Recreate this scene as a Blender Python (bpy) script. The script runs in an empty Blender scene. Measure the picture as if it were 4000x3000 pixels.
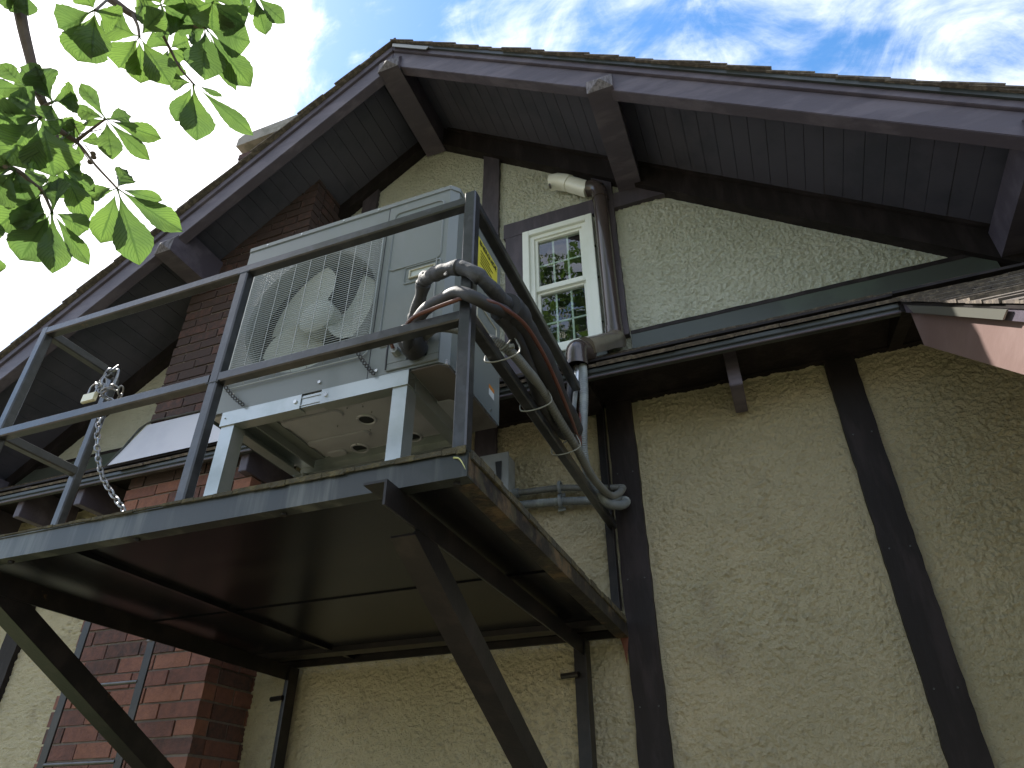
import bpy, math, random
import numpy as np
from mathutils import Vector, Matrix
random.seed(7); rng = np.random.default_rng(11)
S = bpy.context.scene
C = S.collection
rad = math.radians
# ---------------------------------------------------------------- camera
cam_d = bpy.data.cameras.new("camera"); cam = bpy.data.objects.new("camera", cam_d); C.objects.link(cam)
AX = [Vector((0.93224, 0.36183, -0.00233)), Vector((-0.20245, 0.51625, -0.83217)), Vector((-0.29990, 0.77625, 0.55452))]
cm = Matrix.Identity(4)
for i in range(3):
    cm[i][0] = AX[0][i]; cm[i][1] = -AX[1][i]; cm[i][2] = -AX[2][i]
cm[2][3] = 1.6
cam.matrix_world = cm
cam_d.sensor_width = 36; cam_d.lens = 24.19; cam_d.clip_start = 0.05; cam_d.clip_end = 2000
S.camera = cam
# ---------------------------------------------------------------- sky and sun
SUN = Vector((-0.614, 0.041, 0.788)).normalized()
elev = math.asin(SUN.z); az = math.atan2(SUN.x, SUN.y)
w = bpy.data.worlds.new("World"); S.world = w; w.use_nodes = True
nt = w.node_tree; N = nt.nodes; L = nt.links; N.clear()
def nn(tree, t, **kw):
    n = tree.nodes.new(t)
    for k, v in kw.items():
        if k.startswith('_'): setattr(n, k[1:], v)
        else: n.inputs[k.replace('__', ' ')].default_value = v
    return n
sky = nn(nt, 'ShaderNodeTexSky', _sky_type='NISHITA', _sun_disc=False, _sun_elevation=elev, _sun_rotation=az, _air_density=1.3, _dust_density=0.6, _ozone_density=1.6)
tc = nn(nt, 'ShaderNodeTexCoord')
mp = nn(nt, 'ShaderNodeMapping'); mp.inputs['Scale'].default_value = (1.0, 1.7, 1.0); mp.inputs['Rotation'].default_value = (0.3, 0.2, 0.55)
L.new(tc.outputs['Generated'], mp.inputs['Vector'])
n1 = nn(nt, 'ShaderNodeTexNoise', Scale=2.1, Detail=9.0, Roughness=0.62, Distortion=0.7); L.new(mp.outputs[0], n1.inputs['Vector'])
n2 = nn(nt, 'ShaderNodeTexNoise', Scale=7.0, Detail=8.0, Roughness=0.62, Distortion=0.9); L.new(mp.outputs[0], n2.inputs['Vector'])
def dotn(v):
    d = nn(nt, 'ShaderNodeVectorMath', _operation='DOT_PRODUCT'); L.new(tc.outputs['Generated'], d.inputs[0]); d.inputs[1].default_value = v; return d.outputs['Value']
def mth(op, a, b, tree=nt):
    m = tree.nodes.new('ShaderNodeMath'); m.operation = op
    for i, x in enumerate((a, b)):
        if isinstance(x, (int, float)): m.inputs[i].default_value = x
        else: tree.links.new(x, m.inputs[i])
    return m.outputs[0]
def mrange(x, a, b, c=0., d=1., tree=nt):
    m = tree.nodes.new('ShaderNodeMapRange'); m.interpolation_type = 'SMOOTHSTEP'
    tree.links.new(x, m.inputs['Value']); m.inputs['From Min'].default_value = a; m.inputs['From Max'].default_value = b; m.inputs['To Min'].default_value = c; m.inputs['To Max'].default_value = d
    return m.outputs[0]
sd = dotn(SUN)
glow = mrange(sd, 0.86, 1.0)
base = mth('ADD', mth('MULTIPLY', n1.outputs['Fac'], 0.72), mth('MULTIPLY', n2.outputs['Fac'], 0.34))
cover = mth('ADD', base, mth('MULTIPLY', glow, 0.36))
blueA = mrange(dotn(Vector((-0.36, 0.32, 0.875)).normalized()), 0.975, 0.999)      # open blue patch left of the gable
cover = mth('SUBTRACT', cover, mth('MULTIPLY', blueA, 0.20))
cl = mrange(cover, 0.42, 0.63)
cmix = nn(nt, 'ShaderNodeMix', _data_type='RGBA'); L.new(cl, cmix.inputs['Factor']); hs = nn(nt, 'ShaderNodeHueSaturation', Saturation=1.3, Value=0.85); L.new(sky.outputs[0], hs.inputs['Color']); L.new(hs.outputs[0], cmix.inputs['A'])
ccol = nn(nt, 'ShaderNodeMix', _data_type='RGBA'); ccol.inputs['A'].default_value = (3.9, 4.2, 4.9, 1); ccol.inputs['B'].default_value = (8.2, 7.9, 8.0, 1)
L.new(mrange(mth('ADD', mth('MULTIPLY', n2.outputs['Fac'], 0.8), glow), 0.35, 1.2), ccol.inputs['Factor']); L.new(ccol.outputs['Result'], cmix.inputs['B'])
bg = nn(nt, 'ShaderNodeBackground', Strength=0.10); L.new(cmix.outputs['Result'], bg.inputs['Color'])
out = nn(nt, 'ShaderNodeOutputWorld'); L.new(bg.outputs[0], out.inputs['Surface'])
sl = bpy.data.lights.new("sun", 'SUN'); sl.energy = 4.0; sl.angle = rad(0.53); sl.color = (1, 0.95, 0.87)
so = bpy.data.objects.new("sun", sl); C.objects.link(so); so.rotation_euler = SUN.to_track_quat('Z', 'Y').to_euler(); so.location = (-9, 1, 13)
S.view_settings.view_transform = 'Standard'; S.view_settings.look = 'None'; S.view_settings.exposure = 1.68; S.view_settings.gamma = 1.0
S.render.engine = 'CYCLES'
S.cycles.max_bounces = 8; S.cycles.diffuse_bounces = 5; S.cycles.glossy_bounces = 4; S.cycles.transparent_max_bounces = 12

# ---------------------------------------------------------------- materials
M = {}
def mat(name, col, rough=0.6, metal=0.0, col2=None, nscale=6.0, nlo=0.45, nhi=0.65, bump=0.0, bscale=40.0, bdist=0.01, spec=0.5, stretch=None, coat=0.0, col3=None, n3=2.0, lo3=.55, hi3=.7, detail=6.0):
    m = bpy.data.materials.new(name); m.use_nodes = True; t = m.node_tree
    b = t.nodes['Principled BSDF']; b.inputs['Roughness'].default_value = rough; b.inputs['Metallic'].default_value = metal
    b.inputs['Specular IOR Level'].default_value = spec; b.inputs['Coat Weight'].default_value = coat
    tc = t.nodes.new('ShaderNodeTexCoord'); src = tc.outputs['Object']
    if stretch:
        mp = t.nodes.new('ShaderNodeMapping'); mp.inputs['Scale'].default_value = stretch; t.links.new(src, mp.inputs['Vector']); src = mp.outputs[0]
    if col2 is not None:
        n = nn(t, 'ShaderNodeTexNoise', Scale=nscale, Detail=detail, Roughness=0.62); t.links.new(src, n.inputs['Vector'])
        f = mrange(n.outputs['Fac'], nlo, nhi, tree=t)
        mx = nn(t, 'ShaderNodeMix', _data_type='RGBA'); mx.inputs['A'].default_value = (*col, 1); mx.inputs['B'].default_value = (*col2, 1); t.links.new(f, mx.inputs['Factor'])
        o = mx.outputs['Result']
        if col3 is not None:
            n_ = nn(t, 'ShaderNodeTexNoise', Scale=n3, Detail=8.0, Roughness=0.7); t.links.new(src, n_.inputs['Vector'])
            mx2 = nn(t, 'ShaderNodeMix', _data_type='RGBA'); t.links.new(o, mx2.inputs['A']); mx2.inputs['B'].default_value = (*col3, 1)
            t.links.new(mrange(n_.outputs['Fac'], lo3, hi3, tree=t), mx2.inputs['Factor']); o = mx2.outputs['Result']
        t.links.new(o, b.inputs['Base Color'])
    else: b.inputs['Base Color'].default_value = (*col, 1)
    if bump:
        n = nn(t, 'ShaderNodeTexNoise', Scale=bscale, Detail=5.0, Roughness=0.6); t.links.new(src, n.inputs['Vector'])
        bp = nn(t, 'ShaderNodeBump', Strength=bump, Distance=bdist); t.links.new(n.outputs['Fac'], bp.inputs['Height']); t.links.new(bp.outputs[0], b.inputs['Normal'])
    M[name] = m; return m
mat('stucco', (0.62, 0.63, 0.53), 0.9, col2=(0.55, 0.57, 0.47), nscale=1.3, nlo=.35, nhi=.7, bump=1.0, bscale=105, bdist=0.026, spec=0.2, col3=(0.46, 0.46, 0.38), n3=2.4, lo3=.5, hi3=.75)
mat('stucco_bounce', (0.60, 0.535, 0.37), 0.9, col2=(0.50, 0.455, 0.31), nscale=1.1, nlo=.35, nhi=.7, bump=1.0, bscale=105, bdist=0.026, spec=0.2, col3=(0.42, 0.37, 0.27), n3=2.6, lo3=.55, hi3=.75)  # wall below the pent roof: warm ground bounce painted into the tan colour
mat('timber', (0.014, 0.011, 0.011), 0.6, col2=(0.026, 0.020, 0.021), nscale=9, bump=0.45, bscale=26, bdist=0.008, stretch=(1, 1, 0.25), spec=0.22)
mat('timber_lit', (0.058, 0.050, 0.061), 0.55, col2=(0.085, 0.072, 0.086), nscale=9, bump=0.5, bscale=26, bdist=0.008, stretch=(1, 1, 0.25), spec=0.3)  # timber paint lightened for upper boards: stronger light put into the colour, plus weathering
mat('rake_timber', (0.078, 0.066, 0.086), 0.5, col2=(0.115, 0.098, 0.122), nscale=7, bump=0.5, bscale=22, bdist=0.008, stretch=(0.3, 1, 1), spec=0.4)
mat('soffit', (0.070, 0.068, 0.092), 0.6, col2=(0.052, 0.053, 0.073), nscale=3, bump=0.3, bscale=30, bdist=0.004, spec=0.3)
mat('barge_porch', (0.17, 0.115, 0.105), 0.45, col2=(0.20, 0.14, 0.13), nscale=5, bump=0.25, bscale=40, bdist=0.004, stretch=(1, .3, 1))
mat('end_grain', (0.17, 0.16, 0.18), 0.8, col2=(0.09, 0.08, 0.09), nscale=60, nlo=.4, nhi=.6, bump=0.5, bscale=90, bdist=0.004, stretch=(1, 1, .3))
mat('shingle', (0.10, 0.085, 0.075), 0.95, col2=(0.19, 0.16, 0.13), nscale=30, bump=0.8, bscale=240, bdist=0.004, spec=0.2)
mat('fascia_dark', (0.030, 0.034, 0.032), 0.4, col2=(0.045, 0.05, 0.045), nscale=4, bump=0.15, bscale=30, bdist=0.003)
mat('sheet_green', (0.055, 0.062, 0.055), 0.35, col2=(0.07, 0.085, 0.07), nscale=2, bump=0.1, bscale=10, bdist=0.004)
mat('drip_metal', (0.24, 0.24, 0.21), 0.35, 0.6)
mat('flashing', (0.50, 0.50, 0.53), 0.45, 0.3, col2=(0.46, 0.46, 0.50), nscale=3, bump=0.15, bscale=5, bdist=0.01)
mat('white_vinyl', (0.72, 0.75, 0.70), 0.35, col2=(0.66, 0.70, 0.64), nscale=3, bump=0.05, bscale=20)
mat('steel', (0.018, 0.019, 0.021), 0.32, 0.0, col2=(0.036, 0.037, 0.040), nscale=14, bump=0.35, bscale=60, bdist=0.002, spec=0.6, coat=0.2, col3=(0.10, 0.055, 0.035), n3=9, lo3=.66, hi3=.74)
mat('steel_edge', (0.014, 0.017, 0.016), 0.45, 0.0, col2=(0.085, 0.09, 0.082), nscale=5, nlo=.5, nhi=.66, bump=0.3, bscale=40, bdist=0.002, spec=0.5, coat=0.12, stretch=(1.6, 1, .12), col3=(0.095, 0.08, 0.035), n3=1.6, lo3=.60, hi3=.72)
mat('steel_brown', (0.010, 0.0085, 0.0085), 0.40, 0.0, col2=(0.022, 0.017, 0.016), nscale=9, bump=0.35, bscale=70, bdist=0.002, spec=0.35, col3=(0.17, 0.10, 0.045), n3=5, lo3=.66, hi3=.75)
mat('moss_wood', (0.060, 0.050, 0.028), 0.95, col2=(0.11, 0.092, 0.045), nscale=20, bump=1.0, bscale=60, bdist=0.01, col3=(0.05, 0.045, 0.03), n3=7, lo3=.5, hi3=.6)
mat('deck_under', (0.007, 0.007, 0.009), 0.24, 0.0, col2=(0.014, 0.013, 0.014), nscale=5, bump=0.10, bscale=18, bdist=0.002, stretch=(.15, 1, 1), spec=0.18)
mat('galv', (0.42, 0.45, 0.445), 0.32, 0.7, col2=(0.36, 0.395, 0.385), nscale=5, bump=0.04, bscale=8)
mat('ac_paint', (0.165, 0.182, 0.176), 0.42, 0.0, col2=(0.152, 0.168, 0.162), nscale=2, bump=0.04, bscale=120, bdist=0.002, coat=0.15)
mat('ac_dark', (0.018, 0.02, 0.024), 0.6)
mat('ac_fan', (0.46, 0.49, 0.45), 0.5)
mat('ac_pan', (0.50, 0.50, 0.54), 0.4, 0.2, col2=(0.44, 0.44, 0.48), nscale=4, bump=0.06, bscale=6)
mat('wire', (0.30, 0.325, 0.32), 0.35)
mat('beige_plastic', (0.45, 0.43, 0.33), 0.5)
mat('brown_pvc', (0.052, 0.040, 0.036), 0.25, col2=(0.060, 0.046, 0.042), nscale=5, bump=0.05, bscale=20, coat=0.5)
mat('beige_pvc', (0.72, 0.73, 0.66), 0.3, col2=(0.66, 0.67, 0.60), nscale=3, coat=0.3, bump=0.05, bscale=20)
mat('tan_pvc', (0.10, 0.085, 0.065), 0.3, col2=(0.14, 0.12, 0.095), nscale=5, bump=0.1, bscale=10, coat=0.3)
mat('foam', (0.018, 0.018, 0.020), 0.6, col2=(0.028, 0.028, 0.031), nscale=9, bump=0.3, bscale=30, bdist=0.004)
mat('tape', (0.026, 0.027, 0.031), 0.72, col2=(0.045, 0.046, 0.050), nscale=12, bump=0.6, bscale=30, bdist=0.01, coat=0.1)
mat('red_cable', (0.10, 0.035, 0.025), 0.4)
mat('conduit', (0.15, 0.17, 0.18), 0.4, col2=(0.26, 0.29, 0.29), nscale=8)
mat('conduit_pale', (0.135, 0.142, 0.135), 0.45, col2=(0.11, 0.115, 0.11), nscale=8)
mat('box_grey', (0.28, 0.30, 0.31), 0.4, col2=(0.24, 0.26, 0.265), nscale=4)
mat('zip', (0.22, 0.23, 0.21), 0.4)
mat('chain', (0.30, 0.31, 0.33), 0.4, 0.8, col2=(0.18, 0.16, 0.15), nscale=40)
mat('strap', (0.012, 0.012, 0.012), 0.5)
mat('brass', (0.60, 0.55, 0.38), 0.35, 0.6)
mat('label_yellow', (0.62, 0.56, 0.05), 0.5)
mat('label_white', (0.6, 0.62, 0.62), 0.5)
mat('label_orange', (0.55, 0.20, 0.03), 0.5)
mat('ink', (0.03, 0.035, 0.01), 0.6)
mat('mortar', (0.16, 0.135, 0.12), 0.95, bump=0.5, bscale=90, bdist=0.004, col2=(0.21, 0.18, 0.15), nscale=14)
mat('cap_stone', (0.30, 0.28, 0.25), 0.9, col2=(0.20, 0.19, 0.16), nscale=9, bump=0.6, bscale=60, bdist=0.006)
mat('bark', (0.10, 0.075, 0.06), 0.9, col2=(0.16, 0.12, 0.09), nscale=12, bump=0.6, bscale=40, stretch=(1, 1, .3))
mat('ground', (0.155, 0.12, 0.08), 0.95, col2=(0.12, 0.095, 0.062), nscale=0.6, bump=0.6, bscale=14, bdist=0.02, col3=(0.05, 0.08, 0.025), n3=0.09, lo3=.48, hi3=.56)
mat('room', (0.035, 0.035, 0.04), 0.9)
mat('screw', (0.55, 0.56, 0.55), 0.25, 0.9)
mat('concrete_gravel', (0.25, 0.20, 0.12), 0.95, col2=(0.12, 0.10, 0.06), nscale=60, bump=1.0, bscale=90)
mat('steel_mossy', (0.018, 0.015, 0.014), 0.6, 0.0, col2=(0.12, 0.082, 0.045), nscale=7, nlo=.5, nhi=.68, bump=0.6, bscale=60, bdist=0.004, spec=0.3, col3=(0.05, 0.045, 0.028), n3=12, lo3=.5, hi3=.62)
# brick: every brick gets its own tone from a per-face attribute
m = mat('brick', (0.20, 0.07, 0.045), 0.9, bump=0.8, bscale=70, bdist=0.006); t = m.node_tree
at = nn(t, 'ShaderNodeAttribute', _attribute_name='tone'); no = nn(t, 'ShaderNodeTexNoise', Scale=22.0, Detail=6.0, Roughness=0.7)
tcn = t.nodes.new('ShaderNodeTexCoord'); t.links.new(tcn.outputs['Object'], no.inputs['Vector'])
rmp = t.nodes.new('ShaderNodeValToRGB'); e = rmp.color_ramp.elements
e[0].position = 0.1; e[0].color = (0.05, 0.032, 0.03, 1); e[1].position = 0.9; e[1].color = (0.25, 0.11, 0.07, 1)
x = e.new(0.5); x.color = (0.15, 0.065, 0.05, 1)
t.links.new(mth('ADD', mth('MULTIPLY', at.outputs['Fac'], 0.62), mth('MULTIPLY', mth('SUBTRACT', no.outputs['Fac'], 0.3), 0.9), t), rmp.inputs[0]) if False else None
a_ = mth('MULTIPLY', at.outputs['Fac'], 0.6, t); b_ = mth('MULTIPLY', mth('SUBTRACT', no.outputs['Fac'], 0.28, t), 0.95, t)
t.links.new(mth('ADD', a_, b_, t), rmp.inputs[0]); t.links.new(rmp.outputs[0], t.nodes['Principled BSDF'].inputs['Base Color'])
# glass
m = bpy.data.materials.new('glass'); m.use_nodes = True; t = m.node_tree; t.nodes.remove(t.nodes['Principled BSDF'])
gl = nn(t, 'ShaderNodeBsdfGlossy', Roughness=0.0, Color=(1, 1, 1, 1)); tr = nn(t, 'ShaderNodeBsdfTransparent', Color=(0.80, 0.85, 0.83, 1)); ms = t.nodes.new('ShaderNodeMixShader')
fr = nn(t, 'ShaderNodeFresnel', IOR=1.5); t.links.new(mth('MULTIPLY', mth('ADD', mth('MULTIPLY', fr.outputs[0], 1.4, t), 0.04, t), mth('SUBTRACT', 1.0, t.nodes.new('ShaderNodeNewGeometry').outputs['Backfacing'], t), t), ms.inputs[0]); t.links.new(tr.outputs[0], ms.inputs[1]); t.links.new(gl.outputs[0], ms.inputs[2])
bpn = nn(t, 'ShaderNodeBump', Strength=0.05, Distance=0.02); nz = nn(t, 'ShaderNodeTexNoise', Scale=3.0); t.links.new(nz.outputs['Fac'], bpn.inputs['Height']); t.links.new(bpn.outputs[0], gl.inputs['Normal'])
t.links.new(ms.outputs[0], t.nodes['Material Output'].inputs['Surface']); M['glass'] = m
# leaves: translucent blade with veins from the leaf's own UVs
def leafmat(name, c1, c2, trans):
    m = bpy.data.materials.new(name); m.use_nodes = True; t = m.node_tree; b = t.nodes['Principled BSDF']
    uv = nn(t, 'ShaderNodeUVMap', _uv_map='blade'); sx = t.nodes.new('ShaderNodeSeparateXYZ'); t.links.new(uv.outputs[0], sx.inputs[0])
    au = mth('ABSOLUTE', mth('SUBTRACT', sx.outputs['X'], 0.5, t), 0, t)
    ph = mth('SUBTRACT', mth('MULTIPLY', sx.outputs['Y'], 17.0, t), mth('MULTIPLY', au, 9.0, t), t)
    fr_ = mth('ABSOLUTE', mth('SUBTRACT', mth('FRACT', ph, 0, t), 0.5, t), 0, t)
    vein = mth('MAXIMUM', mrange(fr_, 0.16, 0.0, tree=t), mrange(au, 0.05, 0.015, tree=t), t)
    no = nn(t, 'ShaderNodeTexNoise', Scale=9.0, Detail=4.0); tcn = t.nodes.new('ShaderNodeTexCoord'); t.links.new(tcn.outputs['Object'], no.inputs['Vector'])
    mx = nn(t, 'ShaderNodeMix', _data_type='RGBA'); mx.inputs['A'].default_value = (*c1, 1); mx.inputs['B'].default_value = (*c2, 1); t.links.new(mrange(no.outputs['Fac'], .35, .65, tree=t), mx.inputs['Factor'])
    mv = nn(t, 'ShaderNodeMix', _data_type='RGBA'); t.links.new(mx.outputs['Result'], mv.inputs['A']); mv.inputs['B'].default_value = (c1[0]*.55, c1[1]*.62, c1[2]*.55, 1); t.links.new(mth('MULTIPLY', vein, 0.8, t), mv.inputs['Factor'])
    t.links.new(mv.outputs['Result'], b.inputs['Base Color']); b.inputs['Roughness'].default_value = 0.42
    tl = t.nodes.new('ShaderNodeBsdfTranslucent'); g = nn(t, 'ShaderNodeMix', _data_type='RGBA', _blend_type='MULTIPLY'); g.inputs['Factor'].default_value = 1; t.links.new(mv.outputs['Result'], g.inputs['A']); g.inputs['B'].default_value = trans
    t.links.new(g.outputs['Result'], tl.inputs['Color'])
    ms = t.nodes.new('ShaderNodeMixShader'); ms.inputs[0].default_value = 0.55; t.links.new(b.outputs[0], ms.inputs[1]); t.links.new(tl.outputs[0], ms.inputs[2]); t.links.new(ms.outputs[0], t.nodes['Material Output'].inputs['Surface'])
    bp = nn(t, 'ShaderNodeBump', Strength=0.6, Distance=0.003); t.links.new(mth('SUBTRACT', 1.0, vein, t), bp.inputs['Height']); t.links.new(bp.outputs[0], b.inputs['Normal'])
    M[name] = m
leafmat('leaf', (0.060, 0.100, 0.034), (0.085, 0.135, 0.035), (1.45, 1.55, 1.15, 1))

# ---------------------------------------------------------------- mesh builder
class MB:
    def __init__(s): s.v = []; s.f = []
    def add(s, vs, fs):
        o = len(s.v); s.v += [tuple(v) for v in vs]; s.f += [tuple(i + o for i in f) for f in fs]; return s
    def box(s, x0, x1, y0, y1, z0, z1):
        x0, x1 = sorted((x0, x1)); y0, y1 = sorted((y0, y1)); z0, z1 = sorted((z0, z1))
        return s.add([(x0,y0,z0),(x1,y0,z0),(x1,y1,z0),(x0,y1,z0),(x0,y0,z1),(x1,y0,z1),(x1,y1,z1),(x0,y1,z1)],
                     [(0,3,2,1),(4,5,6,7),(0,1,5,4),(1,2,6,5),(2,3,7,6),(3,0,4,7)])
    def prism(s, poly, a, b, axis='y'):
        """poly of 2-D points extruded from a to b along axis (the other two keep x,y,z order)"""
        def P(p, t):
            if axis == 'y': return (p[0], t, p[1])
            if axis == 'x': return (t, p[0], p[1])
            return (p[0], p[1], t)
        n = len(poly); area = sum(poly[i][0]*poly[(i+1)%n][1]-poly[(i+1)%n][0]*poly[i][1] for i in range(n))
        if (area < 0) != (axis == 'y') : pass
        vs = [P(p, a) for p in poly] + [P(p, b) for p in poly]
        return s.add(vs, [tuple(range(n)), tuple(range(2*n-1, n-1, -1))] + [(i, i+n, (i+1) % n + n, (i+1) % n) for i in range(n)])
    def bar(s, p0, p1, wd, ht, up=(0,0,1), ch=0.003):
        p0 = Vector(p0); p1 = Vector(p1); d = (p1-p0).normalized(); up = Vector(up); sd_ = d.cross(up).normalized(); u = sd_.cross(d)
        a, b = wd/2, ht/2; c = min(ch, a*.6, b*.6)
        pr = [(a-c,-b),(a,-b+c),(a,b-c),(a-c,b),(-a+c,b),(-a,b-c),(-a,-b+c),(-a+c,-b)]
        vs = [p + sd_*x + u*y for p in (p0, p1) for x, y in pr]
        return s.add(vs, [tuple(range(7,-1,-1)), tuple(range(8,16))] + [(i,(i+1)%8,(i+1)%8+8,i+8) for i in range(8)])
    def tube(s, pts, r, n=12, closed=False, smooth=6, cap=True, rf=None):
        P = [Vector(p) for p in pts]
        if smooth > 1:
            Q = []; m_ = len(P)
            for i in range(m_ if closed else m_-1):
                p0 = P[(i-1) % m_] if closed or i else P[0]*2-P[1]; p1 = P[i]; p2 = P[(i+1) % m_]; p3 = P[(i+2) % m_] if closed or i+2 < m_ else p2*2-p1
                for k in range(smooth):
                    t = k/smooth; Q.append(0.5*((2*p1)+(-p0+p2)*t+(2*p0-5*p1+4*p2-p3)*t*t+(-p0+3*p1-3*p2+p3)*t**3))
            if not closed: Q.append(P[-1])
            P = Q
        m_ = len(P); T = []
        for i in range(m_):
            a = P[(i-1) % m_] if closed or i else P[i]; b = P[(i+1) % m_] if closed or i < m_-1 else P[i]
            T.append((b-a).normalized())
        nrm = T[0].orthogonal().normalized(); vs = []
        for i in range(m_):
            nrm = (nrm - T[i]*nrm.dot(T[i])).normalized(); bi = T[i].cross(nrm)
            rr = (rf(i/(m_-1)) if rf else r)
            for k in range(n):
                a = 2*math.pi*k/n; vs.append(P[i] + (nrm*math.cos(a)+bi*math.sin(a))*rr)
        fs = []
        for i in range(m_ if closed else m_-1):
            j = (i+1) % m_
            for k in range(n): fs.append((i*n+k, i*n+(k+1)%n, j*n+(k+1)%n, j*n+k))
        if cap and not closed: fs += [tuple(range(n-1,-1,-1)), tuple((m_-1)*n+k for k in range(n))]
        return s.add(vs, fs)
    def cyl(s, p0, p1, r, n=20, r2=None):
        r2 = r if r2 is None else r2
        return s.tube([p0, p1], r, n, smooth=1, rf=lambda t: r+(r2-r)*t)
    def build(s, name, material, parent=None, smooth=False, bevel=0):
        me = bpy.data.meshes.new(name); me.from_pydata(s.v, [], s.f); me.validate()
        import bmesh as bm_
        b = bm_.new(); b.from_mesh(me); bm_.ops.recalc_face_normals(b, faces=b.faces)
        if bevel:
            es = [e for e in b.edges if len(e.link_faces) == 2 and e.calc_face_angle(0) > 0.5]
            bm_.ops.bevel(b, geom=es, offset=bevel, segments=2, affect='EDGES', clamp_overlap=True)
        b.to_mesh(me); b.free()
        if smooth:
            me.polygons.foreach_set('use_smooth', [True]*len(me.polygons))
            try: me.set_sharp_from_angle(angle=rad(40))
            except Exception: pass
        me.materials.append(M[material] if isinstance(material, str) else material)
        o = bpy.data.objects.new(name, me); C.objects.link(o)
        if parent: o.parent = parent; o.matrix_parent_inverse = parent.matrix_world.inverted() if False else Matrix.Translation(-Vector(parent_loc(parent)))
        return o
def parent_loc(p):
    l = Vector(p.location)
    return l if p.parent is None else l + Vector((0,0,0))
def thing(name, label, cat, loc=(0,0,0), group=None):
    o = bpy.data.objects.new(name, None); o.location = loc; o.empty_display_size = .1; C.objects.link(o)
    o['label'] = label; o['category'] = cat
    if group: o['group'] = group
    return o
def tag(o, label, cat, group=None):
    o['label'] = label; o['category'] = cat
    if group: o['group'] = group
    return o
def lab(o, l): o['label'] = l; return o

# ================================================================ SETTING
g = MB(); n = 40
g.add([(-80,-80,0),(80,-80,0),(80,80,0),(-80,80,0)], [(0,1,2,3)])
o = g.build('ground', 'ground'); o['kind'] = 'structure'

# ================================================================ HOUSE
W = 3.6
house = thing('timbered_house', 'half timbered gable house with pale green stucco panels and dark brown boards', 'house', (-2.1, 3.6, 0))
KR = lambda x, k: k - 0.75*x
KL = lambda x, k: k + 0.73*x
SR, SLf = 5.65, 8.81          # soffit planes
def vnoise(X, Z, s, seed):
    r = np.random.default_rng(seed); G = r.random((256, 256))
    x = X/s; z = Z/s; xi = np.floor(x).astype(int); zi = np.floor(z).astype(int); fx = x-xi; fz = z-zi
    fx = fx*fx*(3-2*fx); fz = fz*fz*(3-2*fz)
    a = G[xi % 256, zi % 256]; b = G[(xi+1) % 256, zi % 256]; c = G[xi % 256, (zi+1) % 256]; d = G[(xi+1) % 256, (zi+1) % 256]
    return (a*(1-fx)+b*fx)*(1-fz)+(c*(1-fx)+d*fx)*fz
def pebbles(X, Z, s, seed):
    '''rounded grains: one grain of its own height and size in every cell'''
    r = np.random.default_rng(seed); PX = r.random((256,256)).astype(np.float32); PZ = r.random((256,256)).astype(np.float32); H = r.random((256,256)).astype(np.float32); RR = (.45+.45*r.random((256,256))).astype(np.float32)
    x = (X/s).astype(np.float32); z = (Z/s).astype(np.float32); xi = np.floor(x).astype(np.int32); zi = np.floor(z).astype(np.int32); out = np.zeros_like(x)
    for i in (-1,0,1):
        for j in (-1,0,1):
            a = (xi+i) % 256; b = (zi+j) % 256
            d2 = ((xi+i+PX[a,b]-x)**2 + ((zi+j+PZ[a,b]-z)*1.15)**2)/RR[a,b]**2
            out = np.maximum(out, H[a,b]*np.clip(1-d2, 0, 1)**.6)
    return out
def stucco_h(X, Z):
    wx = X + 0.009*(vnoise(X, Z, .016, 1)-.5); wz = Z + 0.009*(vnoise(X, Z, .016, 2)-.5)
    a = vnoise(wx, wz, .0135, 3); b = vnoise(wx, wz, .0085, 4); c = vnoise(X, Z, .04, 5); a2 = vnoise(wx+3.3, wz*.9+1.7, .019, 8)
    sm = lambda v, lo, hi: (lambda q: q*q*(3-2*q))(np.clip((v-lo)/(hi-lo), 0, 1))
    big = vnoise(X, Z, .9, 6)*.45 + vnoise(X, Z, .35, 7)*.35 + vnoise(X, Z, .12, 9)*.2
    amp = 0.80 + 0.55*sm(big, .25, .8)
    d = np.minimum((5.40-(Z+.75*X))*.8, (8.67-(Z-.73*X))*.8); d = np.minimum(d, np.where(Z > 3.862, np.abs(Z-4.37), 3.862-Z))
    for xe in (-.765, -.61, .50, .657): d = np.minimum(d, np.where(Z < 3.87, np.abs(X-xe), 9))
    amp = amp*(.3+.7*sm(d, .0, .05))
    return amp*(0.0135*pebbles(wx, wz, .021, 21) + 0.0085*pebbles(wx, wz, .0125, 22)*(.4+a) + 0.0025*b)
xs = np.concatenate([np.arange(-9, -6.6, .06), np.arange(-6.6, -3.3, .018), np.arange(-3.3, 1.9, .0058), np.arange(1.9, 4.2, .1)])
zs = np.concatenate([np.arange(-.02, 1.2, .08), np.arange(1.2, 7.2, .0058)])
X, Z = np.meshgrid(xs, zs, indexing='ij')
Y = 3.638 - stucco_h(X, Z)
nx, nz = len(xs), len(zs)
I = np.arange(nx*nz).reshape(nx, nz)
cx = (xs[:-1]+xs[1:])[:, None]/2 + 0*zs[None, :-1]; cz = (zs[:-1]+zs[1:])[None, :]/2 + 0*xs[:-1, None]
keep = (cz < 5.72-0.75*cx) & (cz < 8.88+0.73*cx)
keep &= ~((cx > -1.22) & (cx < -0.79) & (cz > 4.37) & (cz < 5.47))
F = np.stack([I[:-1,:-1], I[1:,:-1], I[1:,1:], I[:-1,1:]], -1)[keep]
me = bpy.data.meshes.new('wall'); me.vertices.add(nx*nz); me.vertices.foreach_set('co', np.stack([X, Y, Z], -1).astype(np.float32).ravel())
nf = len(F); me.loops.add(nf*4); me.loops.foreach_set('vertex_index', F.ravel().astype(np.int32)); me.polygons.add(nf)
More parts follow.
